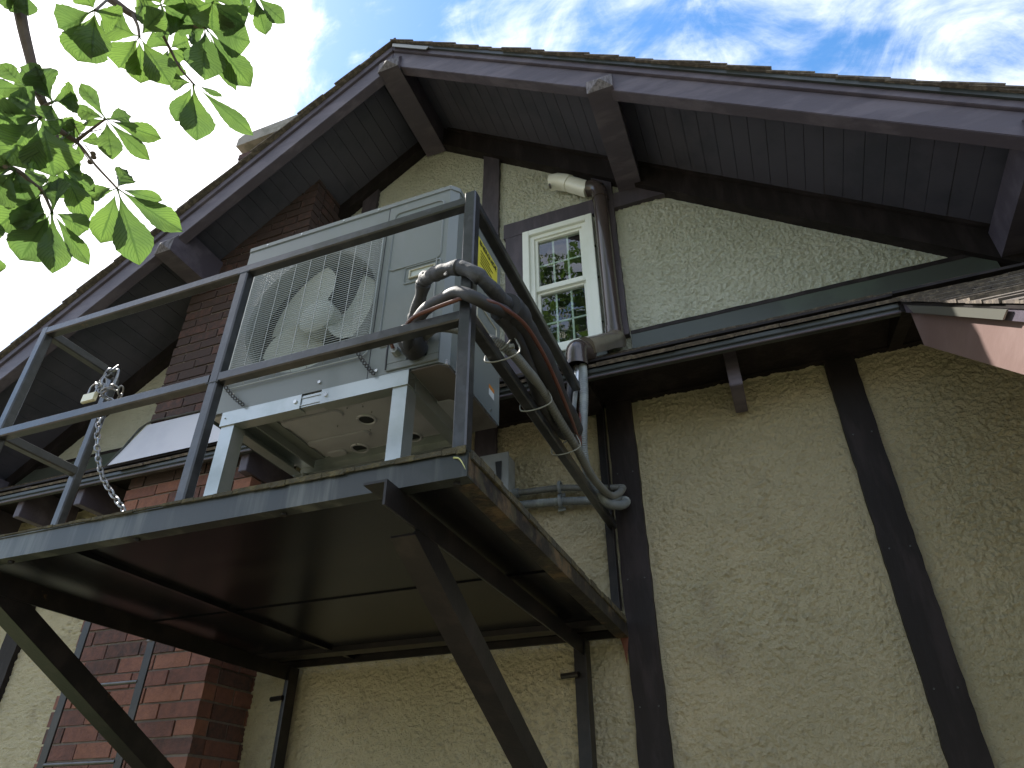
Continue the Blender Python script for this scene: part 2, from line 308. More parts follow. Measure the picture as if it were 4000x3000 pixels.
me.polygons.foreach_set('loop_start', np.arange(nf, dtype=np.int32)*4); me.polygons.foreach_set('loop_total', np.full(nf, 4, np.int32))
me.polygons.foreach_set('use_smooth', np.ones(nf, bool)); me.update(); me.validate(); me.materials.append(M['stucco']); me.materials.append(M['stucco_bounce']); me.polygons.foreach_set('material_index', (cz[keep] < 3.87).astype(np.int32))
wall = bpy.data.objects.new('wall', me); C.objects.link(wall); wall.parent = house; wall.matrix_parent_inverse = Matrix.Translation(-Vector(house.location))
lab(wall, 'rough dashed pale green stucco wall')
# body of the house behind the stucco skin (so nothing shows through from the side)
b = MB(); b.prism([(-9,-.02),(4.2,-.02),(4.2,2.5),(-2.135,7.2),(-9,2.2)], 3.70, 3.705)
# --- timbers on the wall
def rough_edge(p0, p1, amp=0.004, step=0.06):
    p0 = Vector(p0); p1 = Vector(p1); nseg = max(2, int((p1-p0).length/step)); out = []
    for i in range(nseg):
        p = p0.lerp(p1, i/nseg)
        if i: p += Vector((random.uniform(-amp, amp), random.uniform(-amp, amp)))
        out.append((p.x, p.y))
    return out
def timber(poly, y0=3.592, y1=3.70, material='timber', name='timber', parent=house, amp=0.003):
    pts = []
    for i in range(len(poly)): pts += rough_edge(poly[i], poly[(i+1) % len(poly)], amp)
    return MB().prism(pts, y0, y1).build(name, material, parent)
timber([(-.765,-.02),(-.61,-.02),(-.61,3.86),(-.765,3.86)])
timber([(.50,-.02),(.657,-.02),(.657,3.86),(.50,3.86)])
timber([(2.0,-.02),(2.16,-.02),(2.16,3.86),(2.0,3.86)])
timber([(-5.45,-.02),(-5.29,-.02),(-5.29,3.86),(-5.45,3.86)])
timber([(-1.649,2.55),(-1.503,2.55),(-1.503,6.60),(-1.649,6.71)], material='timber_lit')
timber([(-1.44,4.24),(-1.29,4.24),(-1.29,5.55),(-1.44,5.55)], material='timber_lit')
timber([(-1.456,5.552),(-.719,5.552),(-.719,5.706),(-1.456,5.706)], material='timber_lit')
timber([(-.717,4.36),(-.567,4.36),(-.567,5.90),(-.717,6.02)], y0=3.588, material='timber_lit')
timber([(-.565,5.552),(-.10,5.552),(-.27,5.706),(-.565,5.706)], material='timber_lit')
timber([(-2.867,4.2),(-2.716,4.2),(-2.716,6.83),(-2.867,6.73)], material='timber_lit')
timber([(-.78,3.862),(.93,3.862),(2.6,3.862),(2.6,4.0),(-.78,4.0)], name='belt_board', y0=3.588)
timber([(-6.9,3.862),(-4.22,3.862),(-4.22,4.0),(-6.9,4.0)], name='belt_board', y0=3.588)
timber([(-1.64,3.862),(-.79,3.862),(-.79,4.0),(-1.64,4.0)], name='belt_board', y0=3.589)
for x, z0_, z1_ in ((-.688,.9,3.8),(.578,.9,3.8),(-1.575,5.0,6.5),(-1.365,4.4,5.5)):
    z_ = z0_
    while z_ < z1_:
        for dx in (-.045, .045): MB().cyl((x+dx,3.594,z_),(x+dx,3.5895,z_),.0042,8).build('nail_head', 'fascia_dark', house)
        z_ += .62
# rake friezes under the soffit
MB().prism([(-2.135, 7.26),(-2.135,7.02),(1.50,KR(1.50,5.40)),(2.9,KR(2.9,5.40)),(2.9,KR(2.9,5.655)),], 3.55, 3.69).build('frieze_board', 'timber', house)
MB().prism([(-2.137, 7.26),(-2.137,7.10),(-6.9,KL(-6.9,8.67)),(-6.9,KL(-6.9,8.815))], 3.55, 3.69).build('frieze_board', 'timber', house)
MB().prism([(-2.0,KR(-2.0,5.655)),(-2.0,KR(-2.0,5.622)),(2.9,KR(2.9,5.622)),(2.9,KR(2.9,5.655))], 3.525, 3.549).build('frieze_moulding', 'timber', house)

# --- main roof
roof = bpy.data.objects.new('roof', None); C.objects.link(roof); roof.parent = house; roof.location = (0,0,0); roof.matrix_parent_inverse = Matrix.Translation(-Vector(house.location))
def sub(o): return o
apx = (SLf-SR)/(-1.48); 
# boarded soffits: separate boards running out from the wall
def soffit(side):
    b = MB(); x = -2.135; step = 0.118
    while (x < 3.3 if side > 0 else x > -7.6):
        x2 = x + side*step*.80 - side*0.003
        z = (lambda q: KR(q, SR)) if side > 0 else (lambda q: KL(q, SLf))
        j = random.uniform(0, .004)
        p = [(x, z(x)+j), (x2, z(x2)+j), (x2, z(x2)+.022), (x, z(x)+.022)]
        b.prism(p, 2.83, 3.60)
        x += side*step*.80
    x1 = 3.3 if side > 0 else -7.6
    z = (lambda q: KR(q, SR)) if side > 0 else (lambda q: KL(q, SLf))
    b.prism([(-2.135, z(-2.135)+.023), (x1, z(x1)+.023), (x1, z(x1)+.036), (-2.135, z(-2.135)+.036)], 2.75, 9.0)
    return b.build('soffit', 'soffit', house)
soffit(1); soffit(-1)
# bargeboards
MB().prism([(-2.135, KR(-2.135,5.43)),(3.3,KR(3.3,5.43)),(3.3,KR(3.3,5.63)),(-2.135,KR(-2.135,5.63))], 2.74, 2.825).build('bargeboard', 'rake_timber', house, bevel=.004)
MB().prism([(-2.137, KR(-2.135,5.43)-.02),(-2.137,KR(-2.135,5.63)),(-7.6,KL(-7.6,8.80)),(-7.6,KL(-7.6,8.60))], 2.74, 2.825).build('bargeboard', 'rake_timber', house, bevel=.004)
# trim strip and roof edge above the bargeboards
MB().prism([(-2.135, KR(-2.135,5.632)),(3.3,KR(3.3,5.632)),(3.3,KR(3.3,5.71)),(-2.135,KR(-2.135,5.71))], 2.722, 2.80).build('rake_trim', 'rake_timber', house, bevel=.003)
MB().prism([(-2.137, KR(-2.135,5.632)),(-2.137,KR(-2.135,5.71)),(-7.6,KL(-7.6,8.865)),(-7.6,KL(-7.6,8.802))], 2.722, 2.80).build('rake_trim', 'rake_timber', house, bevel=.003)
MB().prism([(-2.135, KR(-2.135,5.690)),(3.3,KR(3.3,5.690)),(3.3,KR(3.3,5.727)),(-2.135,KR(-2.135,5.727))], 2.706, 2.721).build('rake_trim', 'fascia_dark', house)
MB().prism([(-2.13,KR(-2.13,5.655)),(-1.79,KR(-1.79,5.655)),(-1.765,KR(-1.765,5.70)),(-2.13,KR(-2.13,5.70))], 2.698, 2.705).build('ridge_flashing', 'drip_metal', house)
def shingles(side):
    b = MB(); ln = .13; th = .011
    if side > 0: ux, uz = 0.8, -0.6; x, z = -2.16, KR(-2.16, 5.725)
    else: ux, uz = -0.8077, -0.5896; x, z = -2.11, KL(-2.11, 8.885)
    nx_, nz_ = (-uz, ux) if side > 0 else (uz, -ux)
    nx_, nz_ = (0.6, 0.8) if side > 0 else (-0.5896, 0.8077)
    L_ = 6.9
    k = 0; t = 0.0
    while t < L_:
        for r_ in range(1):
            yy = 2.688 + random.uniform(-.012, .012) ; tt = t + random.uniform(-.012, .012)
            l2 = ln*2.1
            a0 = .002; a1 = .016+random.uniform(0, .006)
            p = [(x+ux*tt+nx_*a0, z+uz*tt+nz_*a0), (x+ux*(tt+l2)+nx_*a1, z+uz*(tt+l2)+nz_*a1), (x+ux*(tt+l2)+nx_*(a1+th), z+uz*(tt+l2)+nz_*(a1+th)), (x+ux*tt+nx_*(a0+th), z+uz*tt+nz_*(a0+th))]
            b.prism(p, yy, yy+.9); b.prism([(q[0], q[1]-.001) for q in p], yy+.9, 9.2)
        t += ln
    return b.build('roof_shingles', 'shingle', house)
bpy.data.objects.remove(roof)
shingles(1); shingles(-1)
# lookout timbers with pointed ends
def lookout(xc, wd, zb, ztop, ytip=2.665, name='lookout'):
    x0, x1 = xc-wd/2, xc+wd/2; zt = ztop
    b = MB(); yb = 2.80
    b.box(x0, x1, yb, 3.62, zb, zt)
    # tapered end: roof-like facets
    zm = zb+0.045; ym = ytip+.045
    vs = [(x0,yb,zb),(x1,yb,zb),(x1,yb,zt),(x0,yb,zt), (x0,ym,zb),(x1,ym,zb),(x1,ym,zb+.13),(x0,ym,zb+.13), (xc,ytip,zb+.055)]
    b.add(vs, [(0,4,5,1),(1,5,6,2),(2,6,7,3),(3,7,4,0)])
    o = b.build(name, 'rake_timber', house)
    e = MB(); e.add([(x0,ym,zb),(x1,ym,zb),(x1,ym,zb+.13),(x0,ym,zb+.13),(xc+.01,ytip,zb+.055)], [(0,1,4),(1,2,4),(2,3,4),(3,0,4)]).build('end_cut', 'end_grain', o)
    return o
lookout(-2.145, .19, 6.945, 7.23)
lookout(-.425, .175, 5.70, 5.95)
lookout(1.59, .15, 4.27, 4.46)
lookout(-4.04, .16, 5.53, 5.84)
lookout(-6.2, .16, 3.95, 4.25)

# --- chimney
ch = MB(); CX0, CX1, CY = -4.19, -3.09, 3.22
ch.box(CX0+.012, CX1-.012, CY+.012, 4.2, 0, 7.42); chim = ch.build('chimney', 'mortar', house)
bv = []; bf = []; tone = []
def brick(x0,x1,y0,y1,z0,z1):
    j = lambda a: a+random.uniform(-.0025,.0025)
    bb = MB().box(j(x0),j(x1),j(y0),j(y1),j(z0),j(z1)); o_ = len(bv)
    bv.extend(bb.v); bf.extend([tuple(i+o_ for i in f) for f in bb.f]); tt = random.random()*(1 if z0 < 3.7 else .35)+(0 if z0 < 3.7 else -.35); tone.extend([tt]*6)
crs = 0.0905; k = 0; z = 0.0
while z < 7.36:
    L_, mo = .262, .013; off = (k % 2)*.1375
    x = CX0 - off*(1 if k % 2 else 0); x = CX0
    first = True
    while x < CX1-.02:
        l = (.125 if (first and k % 2) else L_); x2 = min(x+l, CX1)
        if CX1-x2 < .05: x2 = CX1
        xx = x + (random.uniform(-.022, .004) if first else 0)
        brick(xx, x2, CY+random.uniform(-.003,.004), CY+.10, z+.006, z+crs-.007); x = x2+mo; first = False
    y = CY+.10+mo if k % 2 else CY+.10+mo
    yy = [(.10+mo, .10+mo+.14), (.27, .52)] if k % 2 else [(.10+mo, .38), (.393, .6)]
    for a, c_ in yy: brick(CX1-.10, CX1+random.uniform(-.002,.003), CY+a, CY+c_, z+.006, z+crs-.007)
    brick(CX0, CX0+.1, CY+.113, CY+.39, z+.006, z+crs-.007)
    z += crs; k += 1
mb = MB(); mb.v = bv; mb.f = bf
me = bpy.data.meshes.new('brickwork'); me.from_pydata(bv, [], bf); at_ = me.attributes.new('tone', 'FLOAT', 'FACE'); at_.data.foreach_set('value', tone); me.materials.append(M['brick'])
bo = bpy.data.objects.new('brickwork', me); C.objects.link(bo); bo.parent = chim; bo.matrix_parent_inverse = Matrix.Identity(4)
def P2(o, p):                      # parent an absolutely placed sub-part
    o.parent = p; o.matrix_parent_inverse = Matrix.Identity(4); return o
P2(MB().prism([(CX0-.04,7.50),(CX1+.10,7.50),(CX1+.10,7.62),(CX1+.02,7.66),(CX0+.02,7.66),(CX0-.04,7.62)], CY-.05, 4.3).build('chimney_cap', 'cap_stone'), chim)
# apron flashing on the chimney shoulder
fl = MB(); fl.add([(-4.20,3.205,4.235),(-3.085,3.205,4.235),(-3.085,3.12,3.885),(-4.36,3.12,3.885),(-4.20,3.20,4.245),(-3.085,3.20,4.245)], [(0,1,2,3)])
fl.add([(-4.205,3.20,4.24),(-4.36,3.115,3.89),(-4.375,3.125,3.89),(-4.22,3.21,4.24)], [(0,1,2,3)])
P2(fl.build('flashing', 'flashing'), chim)
P2(MB().tube([(-4.37,3.12,3.885),(-4.30,3.15,4.03),(-4.205,3.20,4.245),(-3.9,3.20,4.25),(-3.5,3.20,4.245),(-3.09,3.20,4.25)], .008, 6, smooth=4, rf=lambda t: .008+.002*math.sin(60*t)).build('sealant_bead', 'fascia_dark'), chim)

# --- pent roof across the gable
def pent(x0, x1, lft):
    # shingle courses: eave edge y 3.085 z 3.80, slope .806
    b = MB(); m_ = .85; c_ = 1/math.sqrt(1+m_*m_); s_ = m_*c_; ln = .125; nC = 5
    for k in range(nC):
        t0 = k*ln
        x = x0
        while x < x1:
            l = random.uniform(.12, .30); xe = min(x+l, x1)
            dt = random.uniform(-.010, .010); th = random.uniform(.013, .021)
            ya, za = 3.085+(t0+dt)*c_, 3.80+(t0+dt)*s_
            yb_, zb_ = 3.085+(t0+ln*1.3)*c_, 3.80+(t0+ln*1.3)*s_
            lift = .010
            v = [(x, ya-lift*s_*.0, za-.002),(xe, ya, za-.002),(xe, yb_, zb_-.004),(x, yb_, zb_-.004),
                 (x, ya-s_*th, za+c_*th),(xe, ya-s_*th, za+c_*th),(xe, yb_-s_*.003, zb_+c_*.003),(x, yb_-s_*.003, zb_+c_*.003)]
            b.add(v, [(0,3,2,1),(4,5,6,7),(0,1,5,4),(1,2,6,5),(2,3,7,6),(3,0,4,7)])
            x = xe + .002
    return b.build('pent_roof', 'shingle', house)
pR = pent(-1.75, .83, False); pL = pent(-7.2, -4.36, True); pM = pent(-4.36, -1.75, True)
for x0, x1, p in ((-1.75, .832, pR), (-7.2, -4.36, pL), (-4.36, -1.75, pM)):
    P2(MB().prism([(3.10,3.885),(3.094,3.80),(3.088,3.745),(3.118,3.735),(3.60,4.14),(3.62,4.19)] if False else [(3.098,3.798),(3.098,3.772),(3.110,3.768),(3.110,3.742),(3.135,3.742),(3.135,3.80)], x0, x1, 'x').build('fascia', 'fascia_dark', bevel=.002), p)
    P2(MB().tube([(x0,3.105,3.747),(x1,3.105,3.747)], .0065, 8, smooth=1).build('drip_bead', 'rake_timber'), p)
    P2(MB().box(x0, x1, 3.136, 3.587, 3.875, 3.89).build('pent_soffit', 'timber'), p)
    P2(MB().prism([(3.11,3.79),(3.62,4.20),(3.62,4.215),(3.11,3.80)], x0, x1, 'x').build('roof_deck', 'timber'), p)
# sheet apron between pent roof and the stucco
for x0, x1 in ((-.555, 1.50), (-7.0, -4.62), (-1.64,-1.45)):
    b = MB(); b.add([(x0,3.575,4.215),(x1,3.575,4.215),(x1,3.589,4.352),(x0,3.589,4.352)], [(0,1,2,3)])
    b.build('apron_sheet', 'sheet_green', house)
    timber([(x0,4.35),(x1,4.35),(x1,4.378),(x0,4.378)], y0=3.586, name='apron_lip', amp=.002)
MB().box(-1.29,-.719,3.575,3.62,4.20,4.325).build('apron_sheet', 'sheet_green', house)
# outlooker blocks under the pent roof
for x0, yf in ((-6.55,3.15),(-5.86,3.15),(-5.22,3.15),(-4.61,3.15),(-3.15,3.15),(-.02,3.285)):
    b = MB(); b.box(x0, x0+.068, yf, 3.59, 3.628, 3.874); b.build('outlooker', 'rake_timber', house, bevel=.004)
MB().box(-.93,-.775,3.25,3.59,3.80,3.875).build('outlooker', 'timber', house)

# --- porch roof that runs forward on the right
pm = .806
def pz(y, off=0): return 3.80 + pm*(y-3.085) + off
b = MB(); c_ = 1/math.sqrt(1+pm*pm); s_ = pm*c_; ln = .125; t = -.0
yy = 3.085
k = 0
while k < 22:
    x = .83 + random.uniform(-.006, .012)
    ya = yy - k*ln*c_
    xe = x
    while xe < 3.9:
        l = random.uniform(.14,.33); x2 = min(xe+l, 3.9); th = random.uniform(.010,.018); dt = random.uniform(-.012,.012)
        y0_, z0_ = ya-ln*c_+dt*c_, pz(ya-ln*c_+dt*c_); y1_, z1_ = ya+ln*.3*c_, pz(ya+ln*.3*c_)
        v = [(xe,y0_,z0_-.002),(x2,y0_,z0_-.002),(x2,y1_,z1_-.004),(xe,y1_,z1_-.004),(xe,y0_-s_*th,z0_+c_*th),(x2,y0_-s_*th,z0_+c_*th),(x2,y1_-s_*.003,z1_+.003),(xe,y1_-s_*.003,z1_+.003)]
        b.add(v, [(0,3,2,1),(4,5,6,7),(0,1,5,4),(1,2,6,5),(2,3,7,6),(3,0,4,7)]); xe = x2+.002
    k += 1
porch = b.build('porch_roof', 'shingle', house)
P2(MB().box(.833, 3.9, 3.12, 3.587, 3.874, 3.889).build('pent_soffit', 'timber'), porch); P2(MB().prism([(3.10,3.74),(3.10,3.80),(3.62,4.21),(3.62,3.86)], .833, .90, 'x').build('end_panel', 'timber'), porch)
# upper part of that slope up to the wall
pU = pent(.83, 3.9, False); pU.name = 'pent_roof'
def yprism(pts, x0, x1): return MB().prism(pts, x0, x1, 'x')
P2(yprism([(3.115,pz(3.115,-.075)),(3.115,pz(3.115,-.285)),(.95,pz(.95,-.36)),(.95,pz(.95,-.075))], .872, .91).build('bargeboard', 'barge_porch'), porch)
P2(yprism([(3.115,pz(3.115,-.015)),(3.115,pz(3.115,-.08)),(.95,pz(.95,-.08)),(.95,pz(.95,-.015))], .852, .872).build('rake_trim', 'rake_timber'), porch)
P2(yprism([(3.0,pz(3.0,-.028)),(2.95,pz(2.95,-.072)),(2.15,pz(2.15,-.072)),(2.09,pz(2.09,-.028))], .836, .842).build('drip_edge', 'drip_metal'), porch)
P2(yprism([(3.1,pz(3.1,-.012)),(3.1,pz(3.1,-.026)),(.9,pz(.9,-.026)),(.9,pz(.9,-.012))], .845, 3.9).build('roof_deck', 'timber'), porch)
P2(yprism([(2.02,pz(2.02,.02)),(2.02,pz(2.02,.026)),(1.2,pz(1.2,.026)),(1.2,pz(1.2,.02))], .95, 2.6).build('roof_flashing', 'flashing'), porch)
P2(MB().box(.93, 3.9, .99, 1.09, 1.9, 2.05).build('beam', 'timber'), porch)
for x in (1.05, 3.7): P2(MB().box(x, x+.12, .98, 1.10, 0, 1.899).build('post', 'timber'), porch)

# --- window
wx0, wx1, wz0, wz1 = -1.288, -.735, 4.325, 5.545
def ring(b, x0, x1, z0, z1, w_, y0, y1, wb=None, wt=None):
    wb = w_ if wb is None else wb; wt = w_ if wt is None else wt
    b.box(x0, x0+w_, y0, y1, z0, z1); b.box(x1-w_, x1, y0, y1, z0, z1); b.box(x0+w_, x1-w_, y0, y1, z0, z0+wb); b.box(x0+w_, x1-w_, y0, y1, z1-wt, z1)
    return b
win = ring(MB(), wx0, wx1, wz0, wz1-.012, .052, 3.560, 3.66).build('window', 'white_vinyl', house, bevel=.003)
P2(ring(MB(), wx0+.052, wx1-.052, wz0+.052, wz1-.064, .036, 3.582, 3.66).build('frame', 'white_vinyl', bevel=.002), win)
up = P2(ring(MB(), -1.200, -.823, 4.925, 5.450, .024, 3.598, 3.64, wb=.046).build('sash', 'white_vinyl', bevel=.002), win)
lo = P2(ring(MB(), -1.198, -.825, 4.372, 4.930, .022, 3.622, 3.66).build('sash', 'white_vinyl', bevel=.002), win)
P2(MB().box(-1.180,-.843,3.6180,3.6200,4.968,5.430).build('pane', 'glass'), win)
P2(MB().box(-1.180,-.843,3.6400,3.6420,4.390,4.915).build('pane', 'glass'), win)
b = MB()
for x in (-1.065, -.952): b.box(x-.007, x+.007, 3.630, 3.637, 4.965, 5.43)
b.box(-1.18, -.84, 3.631, 3.636, 5.19, 5.204)
P2(b.build('muntin_grid', 'white_vinyl'), win)
b = MB()
for x in (-1.065, -.952): b.box(x-.007, x+.007, 3.652, 3.659, 4.385, 4.92)
b.box(-1.18, -.84, 3.653, 3.658, 4.645, 4.659)
P2(b.build('muntin_grid', 'white_vinyl'), win)
b = MB(); b.add([(-1.3,4.3,4.2),(-.7,4.3,4.2),(-.7,4.3,5.6),(-1.3,4.3,5.6),(-1.3,3.67,4.2),(-.7,3.67,4.2),(-.7,3.67,5.6),(-1.3,3.67,5.6)], [(0,1,2,3),(0,4,7,3),(1,5,6,2),(3,2,6,7),(0,1,5,4)])
P2(b.build('room_box', 'room'), win)
for z_ in (4.5, 4.9, 5.2):
    P2(MB().cyl((wx0-.004,3.588,z_),(wx0-.004,3.572,z_), .006, 8).build('screw', 'ink'), win); P2(MB().cyl((wx1+.004,3.584,z_),(wx1+.004,3.568,z_), .006, 8).build('screw', 'ink'), win)

# ================================================================ STEEL PLATFORM
DX0, DX1, DY, DZ0, DZ1 = -2.995, -.756, 1.60, 2.464, 2.556
plat = thing('steel_platform', 'black painted steel balcony platform with tube railing carrying the heat pump', 'platform', (-1.9, 2.6, 2.46))
# front edge angle: vertical web with small flanges
def wob(n_=60, amp=.0015): return [random.uniform(-amp, amp) for _ in range(n_)]
yprism([(DY,DZ0),(DY,DZ1-.012),(DY-.006,DZ1-.010),(DY-.006,DZ1+.002),(DY+.05,DZ1+.002),(DY+.05,DZ1-.006),(DY+.008,DZ1-.008),(DY+.008,DZ0+.008),(DY+.05,DZ0+.008),(DY+.05,DZ0)], DX0, DX1).build('edge_channel', 'steel_edge', plat)
MB().prism([(DX1,DZ0),(DX1,DZ1-.03),(DX1-.008,DZ1-.03),(DX1-.008,DZ0+.008),(DX1-.06,DZ0+.008),(DX1-.06,DZ0)], DY+.052, 3.59).build('edge_channel', 'steel_mossy', plat)
MB().box(DX1-.007, DX1-.001, DY+.009, DY+.050, DZ0+.009, DZ1-.010).build('end_plate', 'steel_mossy', plat)
MB().prism([(DX0,DZ0),(DX0,DZ1),(DX0+.008,DZ1),(DX0+.008,DZ0+.008),(DX0+.06,DZ0+.008),(DX0+.06,DZ0)], DY+.052, 3.59).build('edge_channel', 'steel_brown', plat)
MB().box(DX0+.009, DX1-.009, 3.57, 3.585, DZ0+.001, DZ1-.031).build('edge_channel', 'steel_brown', plat)
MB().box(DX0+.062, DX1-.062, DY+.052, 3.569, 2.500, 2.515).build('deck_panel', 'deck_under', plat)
MB().box(DX0+.011, DX1-.009, DY+.052, 3.569, 2.516, 2.545).build('deck_board', 'moss_wood', plat)
# weathered edge of the boards above the right channel
b = MB(); y = DY+.02
while y < 3.56:
    l = random.uniform(.05,.11); b.box(DX1-.03, DX1+random.uniform(.002,.010), y, min(y+l,3.57), DZ1-.029+random.uniform(-.002,.002), DZ1+random.uniform(-.004,.004)); y += l
b.build('board_edge', 'moss_wood', plat, bevel=.002)
b = MB(); x = -2.98
while x < DX1-.03:
    l = random.uniform(.03,.09); hh = .008+.012*max(0,(x+2.0)/1.2)+random.uniform(-.004,.004); b.box(x, min(x+l, DX1-.002), DY-.0085-random.uniform(0,.003), DY-.0062, DZ1-hh, DZ1+random.uniform(.000,.005)); x += l
b.build('mossy_lip', 'moss_wood', plat, bevel=.001)
# joists
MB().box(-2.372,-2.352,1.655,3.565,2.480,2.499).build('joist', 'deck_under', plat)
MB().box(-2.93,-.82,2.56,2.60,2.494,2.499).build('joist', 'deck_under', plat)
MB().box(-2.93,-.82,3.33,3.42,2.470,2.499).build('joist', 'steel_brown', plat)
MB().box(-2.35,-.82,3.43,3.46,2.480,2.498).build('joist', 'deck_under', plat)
# railing
PY = 1.615; TW = .043
def post(x, y, z1, z0=2.55, w_=TW):
    return MB().bar((x,y,z0),(x,y,z1), w_, w_, up=(0,1,0), ch=.005).build('rail_post', 'steel', plat)
RX0, RX1 = -2.985, -.783
post(RX1, PY, 3.655, w_=.046); post(-1.822, PY, 3.600); post(RX0, PY, 3.638); post(RX0, 2.005, 3.60)
def rail(a, b_, h=TW, w_=TW): return MB().bar(a, b_, w_, h, ch=.005).build('rail', 'steel', plat)
rail((RX0+.02,PY,3.617),(RX1-.02,PY,3.617))
rail((RX0+.02,PY,3.062),(-1.845,PY,3.062)); rail((-1.8,PY,3.062),(RX1-.02,PY,3.062))
rail((RX1,PY+.02,3.617),(RX1,2.98,3.617)); rail((RX1,PY+.02,3.062),(RX1,3.57,3.062))
rail((RX0,PY+.02,3.617),(RX0,1.985,3.617)); rail((RX0,PY+.02,3.062),(RX0,1.985,3.062))
# weld beads
for x, z_ in ((-1.822,3.595),(-1.822,3.04),(RX0,3.04)):
    b = MB()
    for k in range(10): b.tube([(x-.03+.006*k,PY-.02,z_+random.uniform(-.003,.003)),(x-.026+.006*k,PY-.02,z_)], .004, 6, smooth=1)
    b.build('weld_bead', 'steel', plat)
# brackets: arm, brace and wall strut
def Lbar(p0, p1, wd, th, inward, up):
    """angle iron: flange along inward, web along up, from p0 to p1 (outer corner line)"""
    p0 = Vector(p0); p1 = Vector(p1); i_ = Vector(inward); u = Vector(up)
    prof = [(0,0),(wd,0),(wd,th),(th,th),(th,wd),(0,wd)]
    vs = [p+i_*a+u*b_ for p in (p0,p1) for a, b_ in prof]
    return MB().add(vs, [tuple(range(5,-1,-1)), tuple(range(6,12))]+[(k,(k+1)%6,(k+1)%6+6,k+6) for k in range(6)])
for X1_ in (-.972, -2.752):
    br = bpy.data.objects.new('bracket', None)
    C.objects.link(br); br.parent = plat; br.matrix_parent_inverse = Matrix.Translation(-Vector(plat.location))
    lab(br, 'right angle-iron bracket with its square end sticking out past the deck edge' if X1_ > -2 else 'left angle-iron bracket running out of the frame')
    P2(Lbar((X1_,1.53,2.462),(X1_,3.585,2.462), .078, .008, (-1,0,0), (0,0,-1)).build('arm', 'steel_brown'), br)
    d = Vector((0, 1.0, -.525)).normalized(); nrm = Vector((0,.525,1)).normalized()
    P2(Lbar((X1_-.003,1.72,2.415-.05),(X1_-.003,3.57,2.415-.05-.525*1.85), .085, .009, (-1,0,0), nrm).build('brace', 'steel_brown'), br)
    P2(Lbar((X1_+.012,3.583,2.46),(X1_+.012,3.583,1.30), .085, .009, (-1,0,0), (0,-1,0)).build('wall_strut', 'steel_brown'), br)
    P2(MB().cyl((X1_-.14,3.565,2.30),(X1_-.045,3.545,2.30), .014, 10).build('bolt', 'steel_brown'), br)
b = MB()
for x in (-.80,-1.4,-2.0,-2.6): b.cyl((x,1.63,2.464),(x,1.63,2.455),.011,6)
b.build('bolt_heads', 'steel_brown', plat)
MB().add([(-.80,3.584,2.47),(-.755,3.584,2.47),(-.765,3.584,2.40),(-.775,3.584,2.33),(-.785,3.584,2.41)], [(0,1,2,3,4)]).build('rust_flake', mat('rust', (0.10,0.035,0.02), .9), plat)
# tall black strut on the wall right of the platform
ws = Lbar((-.775,3.59,2.60),(-.775,3.59,3.86), .055, .006, (-1,0,0), (0,-1,0)).build('wall_channel', 'steel_brown'); tag(ws, 'slim black steel channel upright on the stucco beside the thick brown post', 'steel channel')
# ================================================================ LADDER
lad = thing('wall_ladder', 'black steel ladder with round rungs standing against the brick chimney', 'ladder', (-3.65, 3.05, 0))
for x in (-3.93, -3.375): MB().bar((x,3.05,0.0),(x,3.05,2.72),.055,.012,up=(0,1,0),ch=.002).build('stile', 'steel_brown', lad)
z_ = 2.345-.39*5
while z_ < 2.8:
    MB().cyl((-3.905,3.05,z_),(-3.40,3.05,z_), .0105, 10).build('rung', 'galv' if False else 'steel', lad, smooth=True); z_ += .39
MB().cyl((-3.41,3.05,2.56),(-3.36,3.05,2.56), .009, 8).build('rung', 'steel', lad, smooth=True)
for x in (-3.93, -3.375): MB().bar((x,3.06,1.0),(x,3.23,1.0),.03,.008).build('stand_off', 'steel', lad)

# ================================================================ HEAT PUMP
FX0, FX1, AY0, AY1, AZ0, AZ1 = -2.222, -1.062, 1.95, 2.50, 3.172, 4.205
SX = -1.03
hp = thing('heat_pump', 'grey outdoor heat pump with a single large fan on a metal stand', 'heat pump', (-1.65, 2.2, AZ0))
b = MB()
# shell as a prism in plan (chamfered front right corner), hollow is faked by a recess ring built apart
fan_c = (-1.757, 3.655); fr_ = .352
def plate_with_hole(b, x0, x1, z0, z1, y, c, r, n_=64):
    ring_ = [(c[0]+r*math.cos(2*math.pi*i/n_), c[1]+r*math.sin(2*math.pi*i/n_)) for i in range(n_)]
    outer = []
    for i in range(n_):
        a = 2*math.pi*i/n_; dx, dz = math.cos(a), math.sin(a)
        t_ = min(((x1-c[0])/dx if dx > 1e-9 else 1e9), ((x0-c[0])/dx if dx < -1e-9 else 1e9), ((z1-c[1])/dz if dz > 1e-9 else 1e9), ((z0-c[1])/dz if dz < -1e-9 else 1e9))
        outer.append((c[0]+dx*t_, c[1]+dz*t_))
    for cn in ((x0,z0),(x1,z0),(x1,z1),(x0,z1)):
        i = min(range(n_), key=lambda k: (outer[k][0]-cn[0])**2+(outer[k][1]-cn[1])**2); outer[i] = cn
    vs = [(p[0],y,p[1]) for p in ring_]+[(p[0],y,p[1]) for p in outer]
    b.add(vs, [(i,(i+1)%n_,(i+1)%n_+n_,i+n_) for i in range(n_)])
    # bellmouth
    prof = [(r,0),(r-.012,.010),(r-.018,.03),(r-.018,.10)]
    for q in range(3):
        vs = []
        for rr, dy in (prof[q], prof[q+1]): vs += [(c[0]+rr*math.cos(2*math.pi*i/n_), y+dy, c[1]+rr*math.sin(2*math.pi*i/n_)) for i in range(n_)]
        b.add(vs, [(i,(i+1)%n_,(i+1)%n_+n_,i+n_) for i in range(n_)])
sp = -1.384
plate_with_hole(b, FX0, sp-.004, AZ0, AZ1-.034, AY0+.001, fan_c, fr_)
